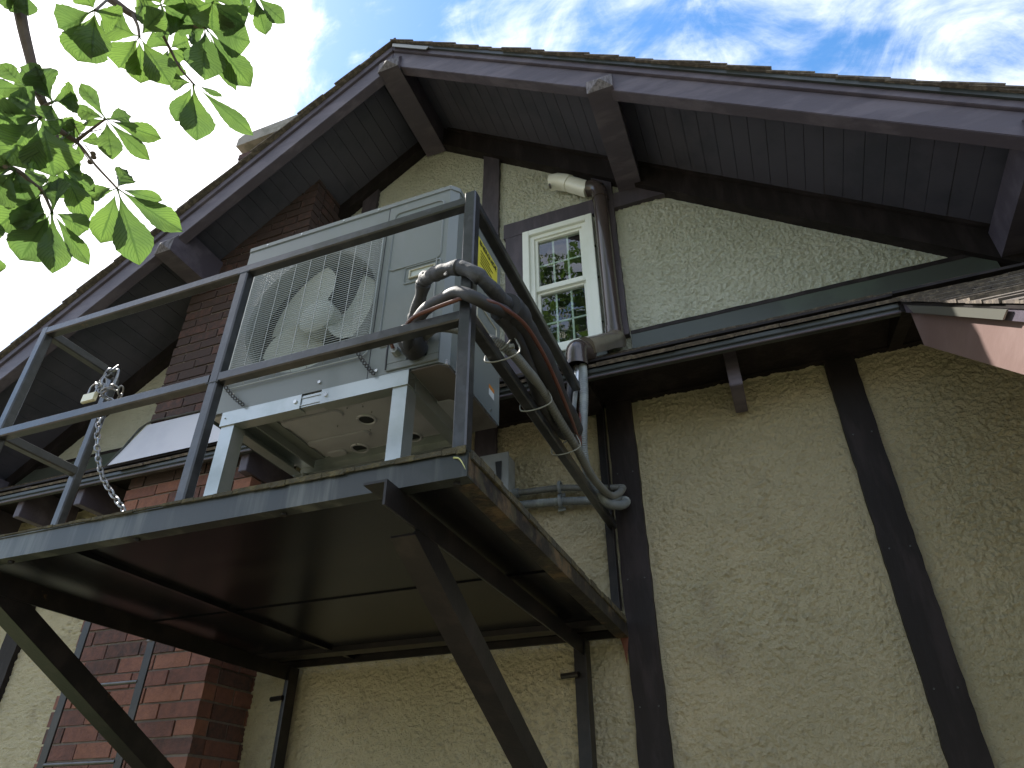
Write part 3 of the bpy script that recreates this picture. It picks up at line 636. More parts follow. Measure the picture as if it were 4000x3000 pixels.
b.add([(FX0,AY0+.001,AZ0),(FX0,AY1,AZ0),(FX0,AY1,AZ1-.03),(FX0,AY0+.001,AZ1-.03)], [(0,1,2,3)])                      # left side
b.add([(sp,AY0,AZ0),(FX1,AY0,AZ0),(FX1,AY0,AZ1-.034),(sp,AY0,AZ1-.034)], [(0,1,2,3)])                          # right front panel
plan = [(FX1,AY0),(SX,AY0+.035),(SX,AY0+.09),(SX-.008,AY0+.096),(SX-.008,AY0+.12),(SX,AY0+.126),(SX,AY1)]
for (xa,ya),(xb,yb2) in zip(plan, plan[1:]):
    b.add([(xa,ya,AZ0),(xb,yb2,AZ0),(xb,yb2,AZ1-.03),(xa,ya,AZ1-.03)], [(0,1,2,3)])
b.add([(FX0,AY1,AZ0),(SX,AY1,AZ0),(SX,AY1,AZ1-.03),(FX0,AY1,AZ1-.03)], [(0,1,2,3)])
b.build('cabinet', 'ac_paint', hp)
MB().box(FX0+.03, sp-.02, AY0+.14, AY1-.01, AZ0+.02, AZ1-.05).build('coil_core', 'ac_dark', hp)
MB().prism([(FX0-.004,AY0-.004),(FX1+.002,AY0-.004),(SX+.004,AY0+.032),(SX+.004,AY1+.02),(FX0-.004,AY1+.02)], AZ1-.032, AZ1+.001, 'z').build('top_cover', 'ac_paint', hp, bevel=.004)
b = MB()
for x in (-2.11,-1.9,-1.65,-1.45): b.cyl((x,AY0-.004,AZ1-.016),(x,AY0-.0065,AZ1-.016),.005,8)
for x, z_ in ((-2.195,3.205),(-1.62,3.212),(-1.345,3.20),(-1.166,3.194)): b.cyl((x,AY0+.0,z_),(x,AY0-.006,z_),.0075,8)
for y_, z_ in ((2.4,3.20),(2.10,3.215),(2.42,3.9),(2.2,3.5)): b.cyl((SX,y_,z_),(SX+.005,y_,z_),.006,8)
b.build('screw', 'screw', hp)
# panel seam + pressed borders
b = MB(); b.box(sp-.0045, sp-.0005, AY0+.0, AY0+.012, AZ0, AZ1-.034); b.build('panel_seam', 'ac_dark', hp)
def groove(pts, r=.0045, y=AY0-.001, mat_='ac_paint', nm='pressed_rib', par=hp, x=None):
    P_ = [((p[0], y, p[1]) if x is None else (x, p[0], p[1])) for p in pts]
    return MB().tube(P_, r, 8, smooth=1).build(nm, mat_, par, smooth=True)
def rrect(x0,x1,z0,z1,r,n_=5):
    out_ = []
    for cx_, cz_, a0 in ((x1-r,z1-r,0),(x0+r,z1-r,90),(x0+r,z0+r,180),(x1-r,z0+r,270)):
        for k in range(n_+1):
            a = rad(a0+90*k/n_); out_.append((cx_+r*math.cos(a), cz_+r*math.sin(a)))
    return out_
rp = rrect(-1.352,-1.090,3.745,4.118,.03); groove(rp+[rp[0]])
groove([(-1.352,3.80),(-1.352,3.335),(-1.34,3.318),(-1.30,3.318)]); groove([(-1.105,3.745),(-1.105,3.35)])
rp = rrect(-1.263,-1.085,3.640,3.735,.012); groove(rp+[rp[0]])
rp = rrect(-1.256,-1.092,4.075,4.11,.005)
ring(MB(), -1.238,-1.108,3.662,3.712,.008,AY0-.010,AY0+.0).build('handle', 'beige_plastic', hp, bevel=.002)
h2 = MB().box(-1.228,-1.118,AY0-.003,AY0-.0005,3.671,3.704).build('grip_recess', 'ac_fan', hp)
MB().box(-1.285,-1.13,AY0-.0025,AY0-.0005,4.058,4.082).build('name_plate', 'beige_plastic', hp)
# service cover lower right, with pipe opening
svc = MB(); svc.box(-1.298,-1.062,AY0-.008,AY0-.0005,3.182,3.215); svc.box(-1.298,-1.205,AY0-.008,AY0-.0005,3.215,3.33); svc.box(-1.115,-1.062,AY0-.008,AY0-.0005,3.215,3.33)
svc = svc.build('service_cover', 'ac_paint', hp, bevel=.002)
MB().box(-1.205,-1.115,AY0-.004,AY0-.0006,3.215,3.33).build('pipe_opening', 'strap', hp)
MB().tube([(-1.298,AY0-.008,3.19),(-1.30,AY0-.009,3.29),(-1.292,AY0-.009,3.33),(-1.27,AY0-.009,3.345)], .004, 6).build('gasket', 'strap', hp)
b = MB(); b.cyl((-1.249,AY0-.006,3.258),(-1.249,AY0-.04,3.258),.019,6,.017); b.cyl((-1.228,AY0-.006,3.315),(-1.226,AY0-.03,3.315),.027,16)
b.build('cable_gland', 'box_grey', hp)
# chamfered service box under the right side and base pan
MB().prism([(FX0+.03,AZ0-.002),(FX1,AZ0-.002),(SX-.005,AZ0-.002),(SX-.005,AZ0+.02),(FX0+.03,AZ0+.02)], AY0+.02, AY1-.01).build('base_pan', 'ac_pan', hp)
pan = bpy.data.objects['base_pan']
mat('stained_pan', (0.15, 0.135, 0.13), 0.5, col2=(0.10, 0.085, 0.08), nscale=4)
MB().prism([(-1.188,AY0+.004),(FX1,AY0+.004),(SX-.004,AY0+.04),(SX-.004,AY1-.004),(-1.188,AY1-.004)], AZ0-.008, AZ0-.0025, 'z').build('compressor_base', 'stained_pan', hp, bevel=.002)
def dimple(b, c, r, h, z=AZ0-.003, n_=28):
    prof = [(r*1.28,0),(r*1.18,-h),(r*1.02,-h),(r*.92,-h*.2),(r*.9,.03)]
    for q in range(len(prof)-1):
        vs = []
        for rr, dz in (prof[q], prof[q+1]): vs += [(c[0]+rr*math.cos(2*math.pi*i/n_), c[1]+rr*math.sin(2*math.pi*i/n_), z+dz) for i in range(n_)]
        b.add(vs, [(i,(i+1)%n_,(i+1)%n_+n_,i+n_) for i in range(n_)])
b = MB(); HO = ((-1.555,2.226),(-1.724,2.445),(-1.437,2.44))
for c0 in HO: dimple(b, c0, .036, .006)
P2(b.build('drain_rim', 'ac_pan', smooth=True), pan)
b = MB()
for c0 in HO: b.add([(c0[0]+.035*math.cos(i*.314), c0[1]+.035*math.sin(i*.314), AZ0-.0035) for i in range(20)], [tuple(range(20))])
P2(b.build('drain_hole', 'ac_dark'), pan)
b = MB()
for x0, x1, y0, y1 in ((-1.93,-1.62,2.10,2.16),(-1.93,-1.60,2.30,2.36),(-1.50,-1.32,2.08,2.13),(-1.90,-1.80,2.42,2.47),(-1.30,-1.12,2.2,2.4)):
    b.prism([(p[0],p[1]) for p in rrect(x0,x1,y0,y1,.025)], AZ0-.012, AZ0-.001, 'z')
P2(b.build('pressed_channel', 'ac_pan', bevel=.004), pan)
b = MB()
for _ in range(9):
    x, y = random.uniform(-1.9,-1.45), random.uniform(2.05,2.42); b.cyl((x,y,AZ0-.001),(x,y,AZ0-.010),.003,6)
P2(b.build('screw_tip', 'screw'), pan)
# fan
fan = bpy.data.objects.new('fan', None); C.objects.link(fan); fan.parent = hp; fan.matrix_parent_inverse = Matrix.Translation(-Vector(hp.location))
hb = MB(); cx_, cz_ = fan_c; y_ = AY0+.055
hb.cyl((cx_,y_,cz_),(cx_,y_+.07,cz_),.095,40); hb.cyl((cx_,y_-.012,cz_),(cx_,y_,cz_),.080,40,.095)
P2(hb.build('hub', 'ac_fan', smooth=True), fan)
for kb in range(3):
    a0 = rad(108+120*kb); nr, na = 9, 12; vs = []
    for i in range(nr+1):
        r = .085+(.318-.085)*i/nr; span = rad(76+20*math.sin(math.pi*i/nr*.8)); sweep = rad(26)*(i/nr)**1.4
        for j in range(na+1):
            u = j/na; a = a0+sweep+span*(u-.5); yv = y_+.012+.070*u + .012*math.sin(math.pi*u)
            vs.append((cx_+r*math.cos(a), yv, cz_+r*math.sin(a)))
    b = MB().add(vs, [(i*(na+1)+j,(i+1)*(na+1)+j,(i+1)*(na+1)+j+1,i*(na+1)+j+1) for i in range(nr) for j in range(na)])
    P2(b.build('blade', 'ac_fan', smooth=True), fan)
# wire grille
b = MB(); gx0, gx1, gz0, gz1 = -2.145, -1.395, 3.298, 4.02; gy = AY0-.030
nw = 56
for i in range(nw):
    z_ = gz0+.02+(gz1-gz0-.02)*i/(nw-1); pts = [(gx0,gy+.022,z_),(gx0+.012,gy,z_)]
    for x in (-1.8,-1.55): pts.append((x,gy,z_))
    for k in range(6): pts.append((-1.50+.016*k, gy+(.004 if k % 2 else -.003), z_+(.004 if k % 2 else -.003)))
    pts += [(gx1-.008,gy+.004,z_),(gx1,gy+.026,z_)]
    b.tube(pts, .0018, 4, smooth=1)
for i in range(9):
    x = gx0+.035+i*.0835; b.tube([(x,gy+.022,gz0),(x,gy-.003,gz0+.012),(x,gy-.003,gz1-.01),(x,gy+.02,gz1)], .0017, 4, smooth=1)
rp = rrect(gx0,gx1,gz0-.012,gz1,.03); b.tube([(p[0],gy+.018,p[1]) for p in rp], .0035, 6, closed=True, smooth=1)
for dz in (.012,): b.tube([(gx0+.01,gy+.004,gz0+dz),(gx1-.01,gy+.004,gz0+dz)], .0028, 5, smooth=1)
b.build('fan_grille', 'wire', hp)
# labels on the right side
yl = MB().add([(SX+.001,2.21,4.105),(SX+.001,2.455,4.105),(SX+.001,2.455,3.83),(SX+.001,2.21,3.83)], [(0,1,2,3)]).build('energy_label', 'label_yellow', hp)
def text_mesh(txt, size, material, origin, right, up, parent, name='lettering', bold=0.0):
    cu = bpy.data.curves.new(name, 'FONT'); cu.body = txt; cu.size = size; cu.offset = bold; cu.resolution_u = 3
    o = bpy.data.objects.new(name, cu); C.objects.link(o)
    dg = bpy.context.evaluated_depsgraph_get(); dg.update(); me = bpy.data.meshes.new_from_object(o.evaluated_get(dg)); bpy.data.objects.remove(o)
    r = Vector(right).normalized(); u = Vector(up).normalized(); n_ = r.cross(u); mt = Matrix((r, u, n_)).transposed().to_4x4(); mt.translation = Vector(origin)
    me.transform(mt); me.materials.clear(); me.materials.append(M[material]); q = bpy.data.objects.new(name, me); C.objects.link(q); return P2(q, parent)
text_mesh('ENERGUIDE', .041, 'ink', (SX+.003,2.222,4.062), (0,1,0), (0,0,1), yl, bold=.0012)
b = MB()
for z_ in (4.03,4.01,3.99,3.97,3.95,3.91,3.89,3.87): b.box(SX+.0012,SX+.003,2.24,2.24+random.uniform(.10,.19),z_,z_+.004)
P2(b.build('print_lines', 'ink'), yl)
wl = MB().add([(SX+.001,2.375,3.325),(SX+.001,2.435,3.325),(SX+.001,2.435,3.270),(SX+.001,2.375,3.270)], [(0,1,2,3)]).build('warning_label', 'label_white', hp)
P2(MB().box(SX+.0012,SX+.002,2.375,2.435,3.305,3.325).build('warning_band', 'label_orange'), wl)
MB().add([(SX+.001,2.36,3.80),(SX+.001,2.44,3.80),(SX+.001,2.44,3.745),(SX+.001,2.36,3.745)], [(0,1,2,3)]).build('rating_plate', 'label_white', hp)
b = MB(); rp = rrect(2.22,2.45,3.60,3.69,.012); b.tube([(SX+.001,p[0],p[1]) for p in rp], .004, 6, closed=True, smooth=1); b.build('handle', 'beige_plastic', hp)

# ================================================================ STAND
st = thing('equipment_stand', 'galvanised sheet metal stand with square legs under the heat pump', 'stand', (-1.65, 2.2, 2.55))
def leg(x0, x1, y0, y1):
    b = MB(); w_ = x1-x0
    b.prism([(x0,y0),(x1,y0),(x1,y1),(x1-.004,y1),(x1-.004,y0+.004),(x0+.004,y0+.004),(x0+.004,y0+.02),(x0,y0+.02)], 2.556, 3.101, 'z')
    return b.build('leg', 'galv', st)
leg(-2.105,-2.037,1.955,2.025); leg(-1.262,-1.197,1.955,2.03); leg(-2.105,-2.037,2.52,2.45); leg(-1.262,-1.197,2.52,2.45)
def chan(p, a, b_, ax): return MB().prism(p, a, b_, ax)
sz0, sz1 = 3.100, 3.1695
fy = 1.948
for x0, x1 in ((-2.112,-1.70),(-1.60,-1.192)):
    chan([(fy,sz0),(fy,sz1),(fy+.062,sz1),(fy+.062,sz1-.004),(fy+.004,sz1-.004),(fy+.004,sz0+.004),(fy+.055,sz0+.004),(fy+.055,sz0)], x0, x1, 'x').build('cross_beam', 'galv', st)
chan([(fy+.006,sz0+.006),(fy+.006,sz1-.006),(fy+.05,sz1-.006),(fy+.05,sz1-.010),(fy+.010,sz1-.010),(fy+.010,sz0+.010),(fy+.04,sz0+.010),(fy+.04,sz0+.006)], -1.74, -1.56, 'x').build('splice_channel', 'galv', st)
for z_ in (sz1-.018, sz0+.016): MB().box(-1.71,-1.59,fy+.0025,fy+.0055,z_-.002,z_+.002).build('splice_rib', 'galv', st)
b = MB()
for x in (-1.725,-1.575,-2.09): b.cyl((x,fy,3.137),(x,fy-.006,3.137),.009 if x > -2 else .003,8)
b.build('screw', 'screw', st)
yb0 = 2.525
chan([(yb0,sz0),(yb0,sz1),(yb0-.062,sz1),(yb0-.062,sz1-.004),(yb0-.004,sz1-.004),(yb0-.004,sz0+.004),(yb0-.055,sz0+.004),(yb0-.055,sz0)], -2.112, -1.192, 'x').build('cross_beam', 'galv', st)
for xo, s in ((-1.193,-1),(-2.111,1)):
    MB().prism([(xo,sz0-.001),(xo,sz1-.001),(xo+s*.06,sz1-.001),(xo+s*.06,sz1-.005),(xo+s*.004,sz1-.005),(xo+s*.004,sz0+.004),(xo+s*.055,sz0+.004),(xo+s*.055,sz0-.001)], fy+.064, yb0-.064, 'y').build('side_beam', 'galv', st)
MB().prism([(-1.99,3.118),(-1.99,3.166),(-1.93,3.166),(-1.93,3.160),(-1.984,3.160),(-1.984,3.118)], 2.02, 2.46, 'y').build('foot_rail', 'ac_paint', st)

# ================================================================ HOSES AND CABLES
hoseA = [(-1.16,1.945,3.27),(-1.15,1.90,3.30),(-1.10,1.83,3.36),(-1.03,1.72,3.345),(-.985,1.63,3.28),(-.925,1.575,3.275),(-.855,1.56,3.255),(-.79,1.555,3.235),(-.735,1.575,3.205),(-.700,1.64,3.195),(-.690,1.74,3.215)]
P_A = [(-1.16,1.93,3.27),(-1.15,1.88,3.33),(-1.08,1.80,3.40),(-1.035,1.74,3.42),(-.975,1.66,3.34),(-.885,1.60,3.288),(-.80,1.575,3.255),(-.735,1.575,3.20),(-.70,1.62,3.165),(-.692,1.70,3.175),(-.690,1.78,3.195)]
# wrapped hose: overlapping turns of tape give a stepped radius
def rA(t): 
    u = (t*15) % 1.0
    return .0245 + (.0030+.0025*math.sin(9.1*t*6))*(u**0.6) + .0014*math.sin(57*t)
a = tag(MB().tube(P_A, .03, 18, smooth=14, rf=rA).build('insulated_hose', 'tape', smooth=True), 'upper hose arch wrapped in loose overlapping black tape, looping round the rail post', 'hose', 'insulated refrigerant hoses')
b = MB()
for (p, q, r) in (((-.955,1.645,3.33),(-.99,1.66,3.36),.004),((-.845,1.565,3.24),(-.83,1.54,3.205),.004)): b.tube([p, ((p[0]+q[0])/2-.01,p[1]-.01,(p[2]+q[2])/2), q], r, 5)
x = b.build('tape_tail', 'tape'); P2(x, a)
P_B = [(-1.16,1.93,3.25),(-1.155,1.86,3.22),(-1.09,1.77,3.20),(-1.01,1.69,3.19),(-.945,1.635,3.170),(-.87,1.60,3.156),(-.80,1.570,3.138),(-.735,1.565,3.090),(-.70,1.62,3.085),(-.69,1.70,3.125),(-.692,1.78,3.160)]
hb_ = tag(MB().tube(P_B, .0225, 18, smooth=10).build('insulated_hose', 'foam', smooth=True), 'lower hose arch in smooth black foam beneath the taped one', 'hose', 'insulated refrigerant hoses')
P2(MB().tube([(-1.155,1.935,3.24),(-1.155,1.88,3.25),(-1.15,1.86,3.30)], .05, 12, smooth=5, rf=lambda t: .050+.007*math.sin(31*t)).build('foam_boot', 'foam', smooth=True), hb_)
P_C = [(-.692,1.74,3.175),(-.695,1.85,3.205),(-.70,2.0,3.21),(-.70,2.2,3.18),(-.715,2.4,3.17),(-.74,2.6,3.20),(-.765,2.76,3.25)]
c = tag(MB().tube(P_C, .05, 20, smooth=10, rf=lambda t: .053+.004*math.sin(17*t)+.002*math.sin(50*t)).build('hose_bundle', 'foam', smooth=True), 'thick black foam bundle running back from the post to the wall below the window', 'hose bundle')
P2(MB().tube([(-.765,2.755,3.25),(-.772,2.80,3.262)], .054, 20, smooth=1).build('end_band', 'foam', smooth=True), c)
P2(MB().tube([(-.71,1.70,3.12),(-.715,1.86,3.155),(-.73,2.1,3.12),(-.755,2.3,3.10),(-.775,2.5,3.12),(-.78,2.7,3.18)], .026, 14, smooth=8).build('lower_strand', 'foam', smooth=True), c)
P_R = [(-1.249,1.905,3.258),(-1.252,1.88,3.285),(-1.235,1.86,3.295),(-1.18,1.80,3.215),(-1.08,1.68,3.11),(-.98,1.588,3.092),(-.90,1.575,3.098),(-.82,1.57,3.104),(-.76,1.565,3.103),(-.70,1.58,3.08),(-.675,1.65,3.10),(-.648,1.80,3.13),(-.648,2.0,3.14),(-.655,2.2,3.12),(-.672,2.4,3.11),(-.70,2.6,3.13),(-.735,2.80,3.17),(-.765,2.92,3.32),(-.775,3.0,3.50),(-.77,3.05,3.76)]
tag(MB().tube(P_R, .0075, 10, smooth=8).build('red_cable', 'red_cable', smooth=True), 'thin reddish brown cable along the hoses from the heat pump to the wall cover', 'cable')
# rising lines into the cover
P1 = [(-.80,2.80,3.28),(-.815,2.86,3.30),(-.828,2.94,3.42),(-.835,3.02,3.60),(-.825,3.06,3.80)]
tag(MB().tube(P1, .019, 14, smooth=8).build('insulated_line', 'foam', smooth=True), 'short smooth black line rising from the bundle end into the brown elbow', 'pipe insulation')
P1b = [(-.775,2.82,3.29),(-.79,2.88,3.33),(-.80,2.97,3.50),(-.797,3.03,3.66)]
x = tag(MB().tube(P1b, .013, 12, smooth=8).build('grey_sleeve', 'conduit', smooth=True), 'short grey sleeve rising beside the black line into the brown elbow', 'pipe sleeve')
P2(MB().cyl((-.797,3.03,3.64),(-.790,3.05,3.80),.019,12).build('bare_collar', 'screw', smooth=True), x)
# ribbed conduits
def ribbed(pts, r, name='corrugated_conduit', material='conduit', smooth=8, pitch=.012):
    P_ = [Vector(p) for p in pts]; ln = sum((b_-a_).length for a_, b_ in zip(P_, P_[1:])); nr = int(ln/pitch)
    sm = max(smooth, int(nr*4/(len(P_)-1)))
    return MB().tube(pts, r, 14, smooth=sm, rf=lambda t: r+.0012*math.cos(2*math.pi*nr*t)).build(name, material, smooth=True)
tag(ribbed([(-.76,3.06,3.80),(-.757,3.03,3.62),(-.762,3.0,3.45),(-.772,3.0,3.33),(-.785,3.05,3.22),(-.775,3.14,3.12),(-.745,3.26,3.07),(-.705,3.40,3.10),(-.69,3.52,3.16),(-.705,3.57,3.20),(-.80,3.575,3.215),(-.90,3.572,3.232),(-1.08,3.570,3.254),(-1.30,3.568,3.27),(-1.36,3.568,3.268)], .024), 'grey ribbed conduit dropping from the brown elbow and running to the lower box entry', 'conduit', 'ribbed conduits')
tag(ribbed([(-1.12,1.93,3.30),(-1.058,1.885,3.29),(-1.0,1.88,3.275),(-.93,1.88,3.24),(-.86,1.88,3.195),(-.79,1.87,3.14),(-.738,1.92,3.105),(-.722,2.02,3.095),(-.72,2.12,3.106),(-.72,2.25,3.104),(-.72,2.45,3.09),(-.72,2.68,3.084),(-.72,2.84,3.062),(-.72,3.0,3.062),(-.72,3.27,3.108),(-.705,3.42,3.175),(-.70,3.52,3.245),(-.715,3.57,3.28),(-.80,3.575,3.295),(-.90,3.572,3.31),(-1.08,3.570,3.340),(-1.30,3.568,3.35),(-1.375,3.568,3.352)], .019, material='conduit_pale'), 'pale ribbed conduit tied along the side rail, running to the upper box entry', 'conduit', 'ribbed conduits')
for z_, lb in ((3.340,'upper'),(3.254,'lower')):
    b = MB(); b.tube([(-1.08,3.60,z_+.03),(-1.08,3.555,z_+.034),(-1.08,3.535,z_),(-1.08,3.555,z_-.034),(-1.08,3.60,z_-.03)], .006, 6)
    b.tube([(-1.072,3.60,z_+.03),(-1.072,3.555,z_+.034),(-1.072,3.535,z_),(-1.072,3.555,z_-.034),(-1.072,3.60,z_-.03)], .006, 6); b.box(-1.10,-1.055,3.588,3.60,z_-.05,z_-.028)
    tag(b.build('pipe_clip', 'conduit', smooth=True), f'grey clip holding the {lb} ribbed conduit to the stucco', 'pipe clip', 'conduit clips')
# zip ties
for i, (y_, z_, lb) in enumerate(((1.86,3.03,'nearest the corner post'),(2.22,3.03,'halfway along the side rail'),(2.62,3.03,'at its far end by the wall'))):
    b = MB(); x0, x1 = -.812, -.700
    b.tube([(x0,y_-.02,3.034),(-.75,y_-.01,3.033),(x1+.01,y_,3.06),(x1,y_,3.11),(x1-.02,y_+.01,3.135),(-.76,y_+.01,3.10),(x0,y_,3.09)], .0030, 6, closed=True, smooth=4); b.box(x1-.03,x1-.012,y_,y_+.012,3.09,3.104)
    tag(b.build('cable_tie', 'zip', smooth=True), f'pale cable tie round the side rail, {lb}', 'cable tie', 'cable ties on the side rail')
for P_ in ((-.785,3.05,3.215),(-.745,3.25,3.07),(-.71,3.40,3.115)): pass
# disconnect box
bx = thing('junction_box', 'small grey metal electrical box on the stucco behind the platform corner', 'electrical box', (-1.45, 3.5, 3.35))
MB().box(-1.56,-1.375,3.50,3.61,3.20,3.585).build('housing', 'box_grey', bx, bevel=.003)
MB().box(-1.563,-1.371,3.485,3.499,3.20,3.60).build('lid', 'box_grey', bx, bevel=.003)
MB().prism([(-1.455,3.54),(-1.415,3.54),(-1.420,3.30),(-1.435,3.30)], 3.479, 3.486).build('latch_recess', 'ac_dark', bx)
for z_ in (3.352,3.268): MB().cyl((-1.375,3.568,z_),(-1.335,3.568,z_),.029,14).build('hub_fitting', 'conduit', bx, smooth=True)
# ================================================================ LINE COVER (brown and white duct on the wall)
lc = thing('pipe_cover', 'brown duct running down beside the window with a white elbow end at the top', 'duct', (-.65, 3.5, 4.3))
def duct(path, w_, h_, nm, material, parent, up=(0,-1,0), ch=.03):
    """rounded duct: D-profile swept along straight pieces"""
    b = MB(); P_ = [Vector(p) for p in path]
    prof = []
    for k in range(9):
        a = math.pi*k/8; prof.append((w_/2*math.cos(a), h_*(.35+.65*math.sin(a)**.8)))
    prof = [(w_/2,0)]+prof+[(-w_/2,0)]
    rings = []
    for i, p in enumerate(P_):
        d = (P_[min(i+1,len(P_)-1)]-P_[max(i-1,0)]).normalized(); u = Vector(up); s_d = d.cross(u).normalized(); u2 = s_d.cross(d)
        rings.append([p+s_d*a+u2*b_ for a, b_ in prof])
    n_ = len(prof); vs = [v for r in rings for v in r]; fs = [(i*n_+k,i*n_+(k+1)%n_,(i+1)*n_+(k+1)%n_,(i+1)*n_+k) for i in range(len(P_)-1) for k in range(n_)]
    fs += [tuple(range(n_)), tuple((len(P_)-1)*n_+k for k in range(n_-1,-1,-1))]
    return b.add(vs, fs).build(nm, material, parent, smooth=True)
duct([(-.655,3.587,5.74),(-.655,3.587,4.33)], .112, .085, 'straight_run', 'brown_pvc', lc)
duct([(-.655,3.587,4.40),(-.655,3.587,4.28)], .122, .092, 'joint_ring', 'brown_pvc', lc)
duct([(-.745,3.587,5.80),(-.70,3.587,5.79),(-.665,3.587,5.755),(-.655,3.587,5.70),(-.655,3.587,5.64)], .120, .092, 'top_elbow', 'brown_pvc', lc)
duct([(-.735,3.587,5.79),(-.90,3.587,5.935)], .122, .085, 'white_run', 'beige_pvc', lc)
duct([(-.885,3.587,5.922),(-.915,3.587,5.948),(-.98,3.587,5.985),(-1.04,3.587,5.995)], .130, .092, 'white_elbow', 'beige_pvc', lc)
MB().cyl((-1.04,3.55,5.93),(-1.03,3.50,5.91),.010,10).build('clip_knob', 'brown_pvc', lc)
# arm over the pent roof edge and the cap
duct([(-.655,3.587,4.30),(-.657,3.56,4.24),(-.665,3.49,4.19),(-.69,3.36,4.10),(-.725,3.22,3.99),(-.755,3.13,3.925)], .135, .105, 'roof_arm', 'tan_pvc', lc, up=(0,-.6,.8))
def cyl_d(p0, p1, r, nm, m_): return MB().tube([p0,p1], r, 26, smooth=1).build(nm, m_, lc, smooth=True)
MB().tube([(-.745,3.16,3.945),(-.775,3.085,3.935),(-.79,3.055,3.90),(-.793,3.05,3.80)], .062, 24, smooth=5, cap=False, rf=lambda t: .060+.004*t).build('bottom_elbow', 'brown_pvc', lc, smooth=True)
MB().tube([(-.793,3.05,3.82),(-.793,3.05,3.795)], .067, 24, smooth=1, cap=False).build('joint_ring', 'brown_pvc', lc, smooth=True)

# ================================================================ STRAPS, CHAIN, PADLOCK
def strap(p0, p1, label):
    p0 = Vector(p0); p1 = Vector(p1); n_ = 11; b = MB()
    pts = []
    for i in range(n_):
        t_ = i/(n_-1); p = p0.lerp(p1, t_); p.z -= .012*math.sin(math.pi*t_); pts.append(p)
    for a_, c2 in zip(pts, pts[1:]):
        d = (c2-a_); m_ = (a_+c2)/2; s_d = d.cross(Vector((0,1,0))).normalized()
        b.tube([a_, m_+s_d*.0075, c2, m_-s_d*.0075], .0028, 5, closed=True, smooth=3)
    b.tube([p0, p0+Vector((-.012,-.01,.012)), p0+Vector((-.02,.0,.0)), p0], .003, 5)
    return tag(b.build('perforated_strap', 'strap'), label, 'strap', 'black perforated straps')
strap((-2.14,1.915,3.33),(-1.99,1.935,3.174), 'black perforated strap from the bottom left of the fan grille down to the stand')
strap((-1.452,1.915,3.338),(-1.343,1.935,3.174), 'black perforated strap from the bottom right of the fan grille down to the stand')
strap((-1.38,2.52,3.02),(-1.30,2.56,3.10), 'short black perforated strap seen under the back of the heat pump')
def link_chain(pts, label, ll=.046, wr=.0042):
    P_ = [Vector(p) for p in pts]; Q = []
    m_ = len(P_)
    for i in range(m_-1):
        p0 = P_[i-1] if i else P_[0]*2-P_[1]; p1 = P_[i]; p2 = P_[i+1]; p3 = P_[i+2] if i+2 < m_ else p2*2-p1
        for k in range(24):
            t = k/24; Q.append(0.5*((2*p1)+(-p0+p2)*t+(2*p0-5*p1+4*p2-p3)*t*t+(-p0+3*p1-3*p2+p3)*t**3))
    Q.append(P_[-1]); step = ll*.72; centers = [Q[0]]; acc = 0
    for a_, c2 in zip(Q, Q[1:]):
        acc += (c2-a_).length
        if acc >= step: centers.append(c2); acc = 0
    b = MB()
    for i in range(len(centers)-1):
        c0 = centers[i]; d = (centers[i+1]-c0).normalized(); s_ = d.cross(Vector((.3,.9,.2))).normalized()
        if i % 2: s_ = d.cross(s_)
        h = ll/2-.008; w_ = .0105
        b.tube([c0+d*h+s_*w_*.8, c0+d*(h+.008), c0+d*h-s_*w_*.8, c0-s_*w_, c0-d*h-s_*w_*.8, c0-d*(h+.008), c0-d*h+s_*w_*.8, c0+s_*w_], wr, 7, closed=True, smooth=3)
    return tag(b.build('steel_chain', 'chain', smooth=True), label, 'chain', 'steel chains on the platform')
link_chain([(-2.87,1.93,3.33),(-2.80,1.90,3.20),(-2.75,1.90,3.08),(-2.66,1.90,2.94),(-2.55,1.90,2.83),(-2.47,1.90,2.76),(-2.38,1.90,2.66),(-2.33,1.9,2.58)], 'long steel chain hanging in a slack line from the padlock down to the deck')
link_chain([(-2.93,1.95,3.62),(-2.945,1.93,3.57),(-2.96,1.92,3.50),(-2.90,1.91,3.50),(-2.91,1.92,3.44),(-2.86,1.90,3.44),(-2.80,1.90,3.44),(-2.77,1.92,3.42),(-2.82,1.95,3.39),(-2.88,1.94,3.42),(-2.93,1.93,3.47),(-2.93,1.96,3.54)], 'short steel chain knotted round the gate post above the padlock', ll=.05)
pl = thing('padlock', 'small pale brass padlock hanging in the knotted chain', 'padlock', (-2.93,1.9,3.42))
MB().box(-2.985,-2.90,1.885,1.905,3.385,3.435).build('lock_body', 'brass', pl, bevel=.004)
MB().tube([(-2.965,1.895,3.435),(-2.963,1.895,3.475),(-2.94,1.895,3.49),(-2.92,1.895,3.475),(-2.918,1.895,3.435)], .004, 8).build('shackle', 'chain', pl, smooth=True)
lt = thing('gate_latch', 'small steel latch loop on the gate post beside the padlock', 'latch', (-2.87,1.95,3.55))
b = MB(); b.tube([(-2.93,1.95,3.60),(-2.895,1.95,3.60),(-2.885,1.95,3.56),(-2.89,1.95,3.50),(-2.93,1.95,3.49)], .007, 8); b.build('loop', 'chain', lt, smooth=True)
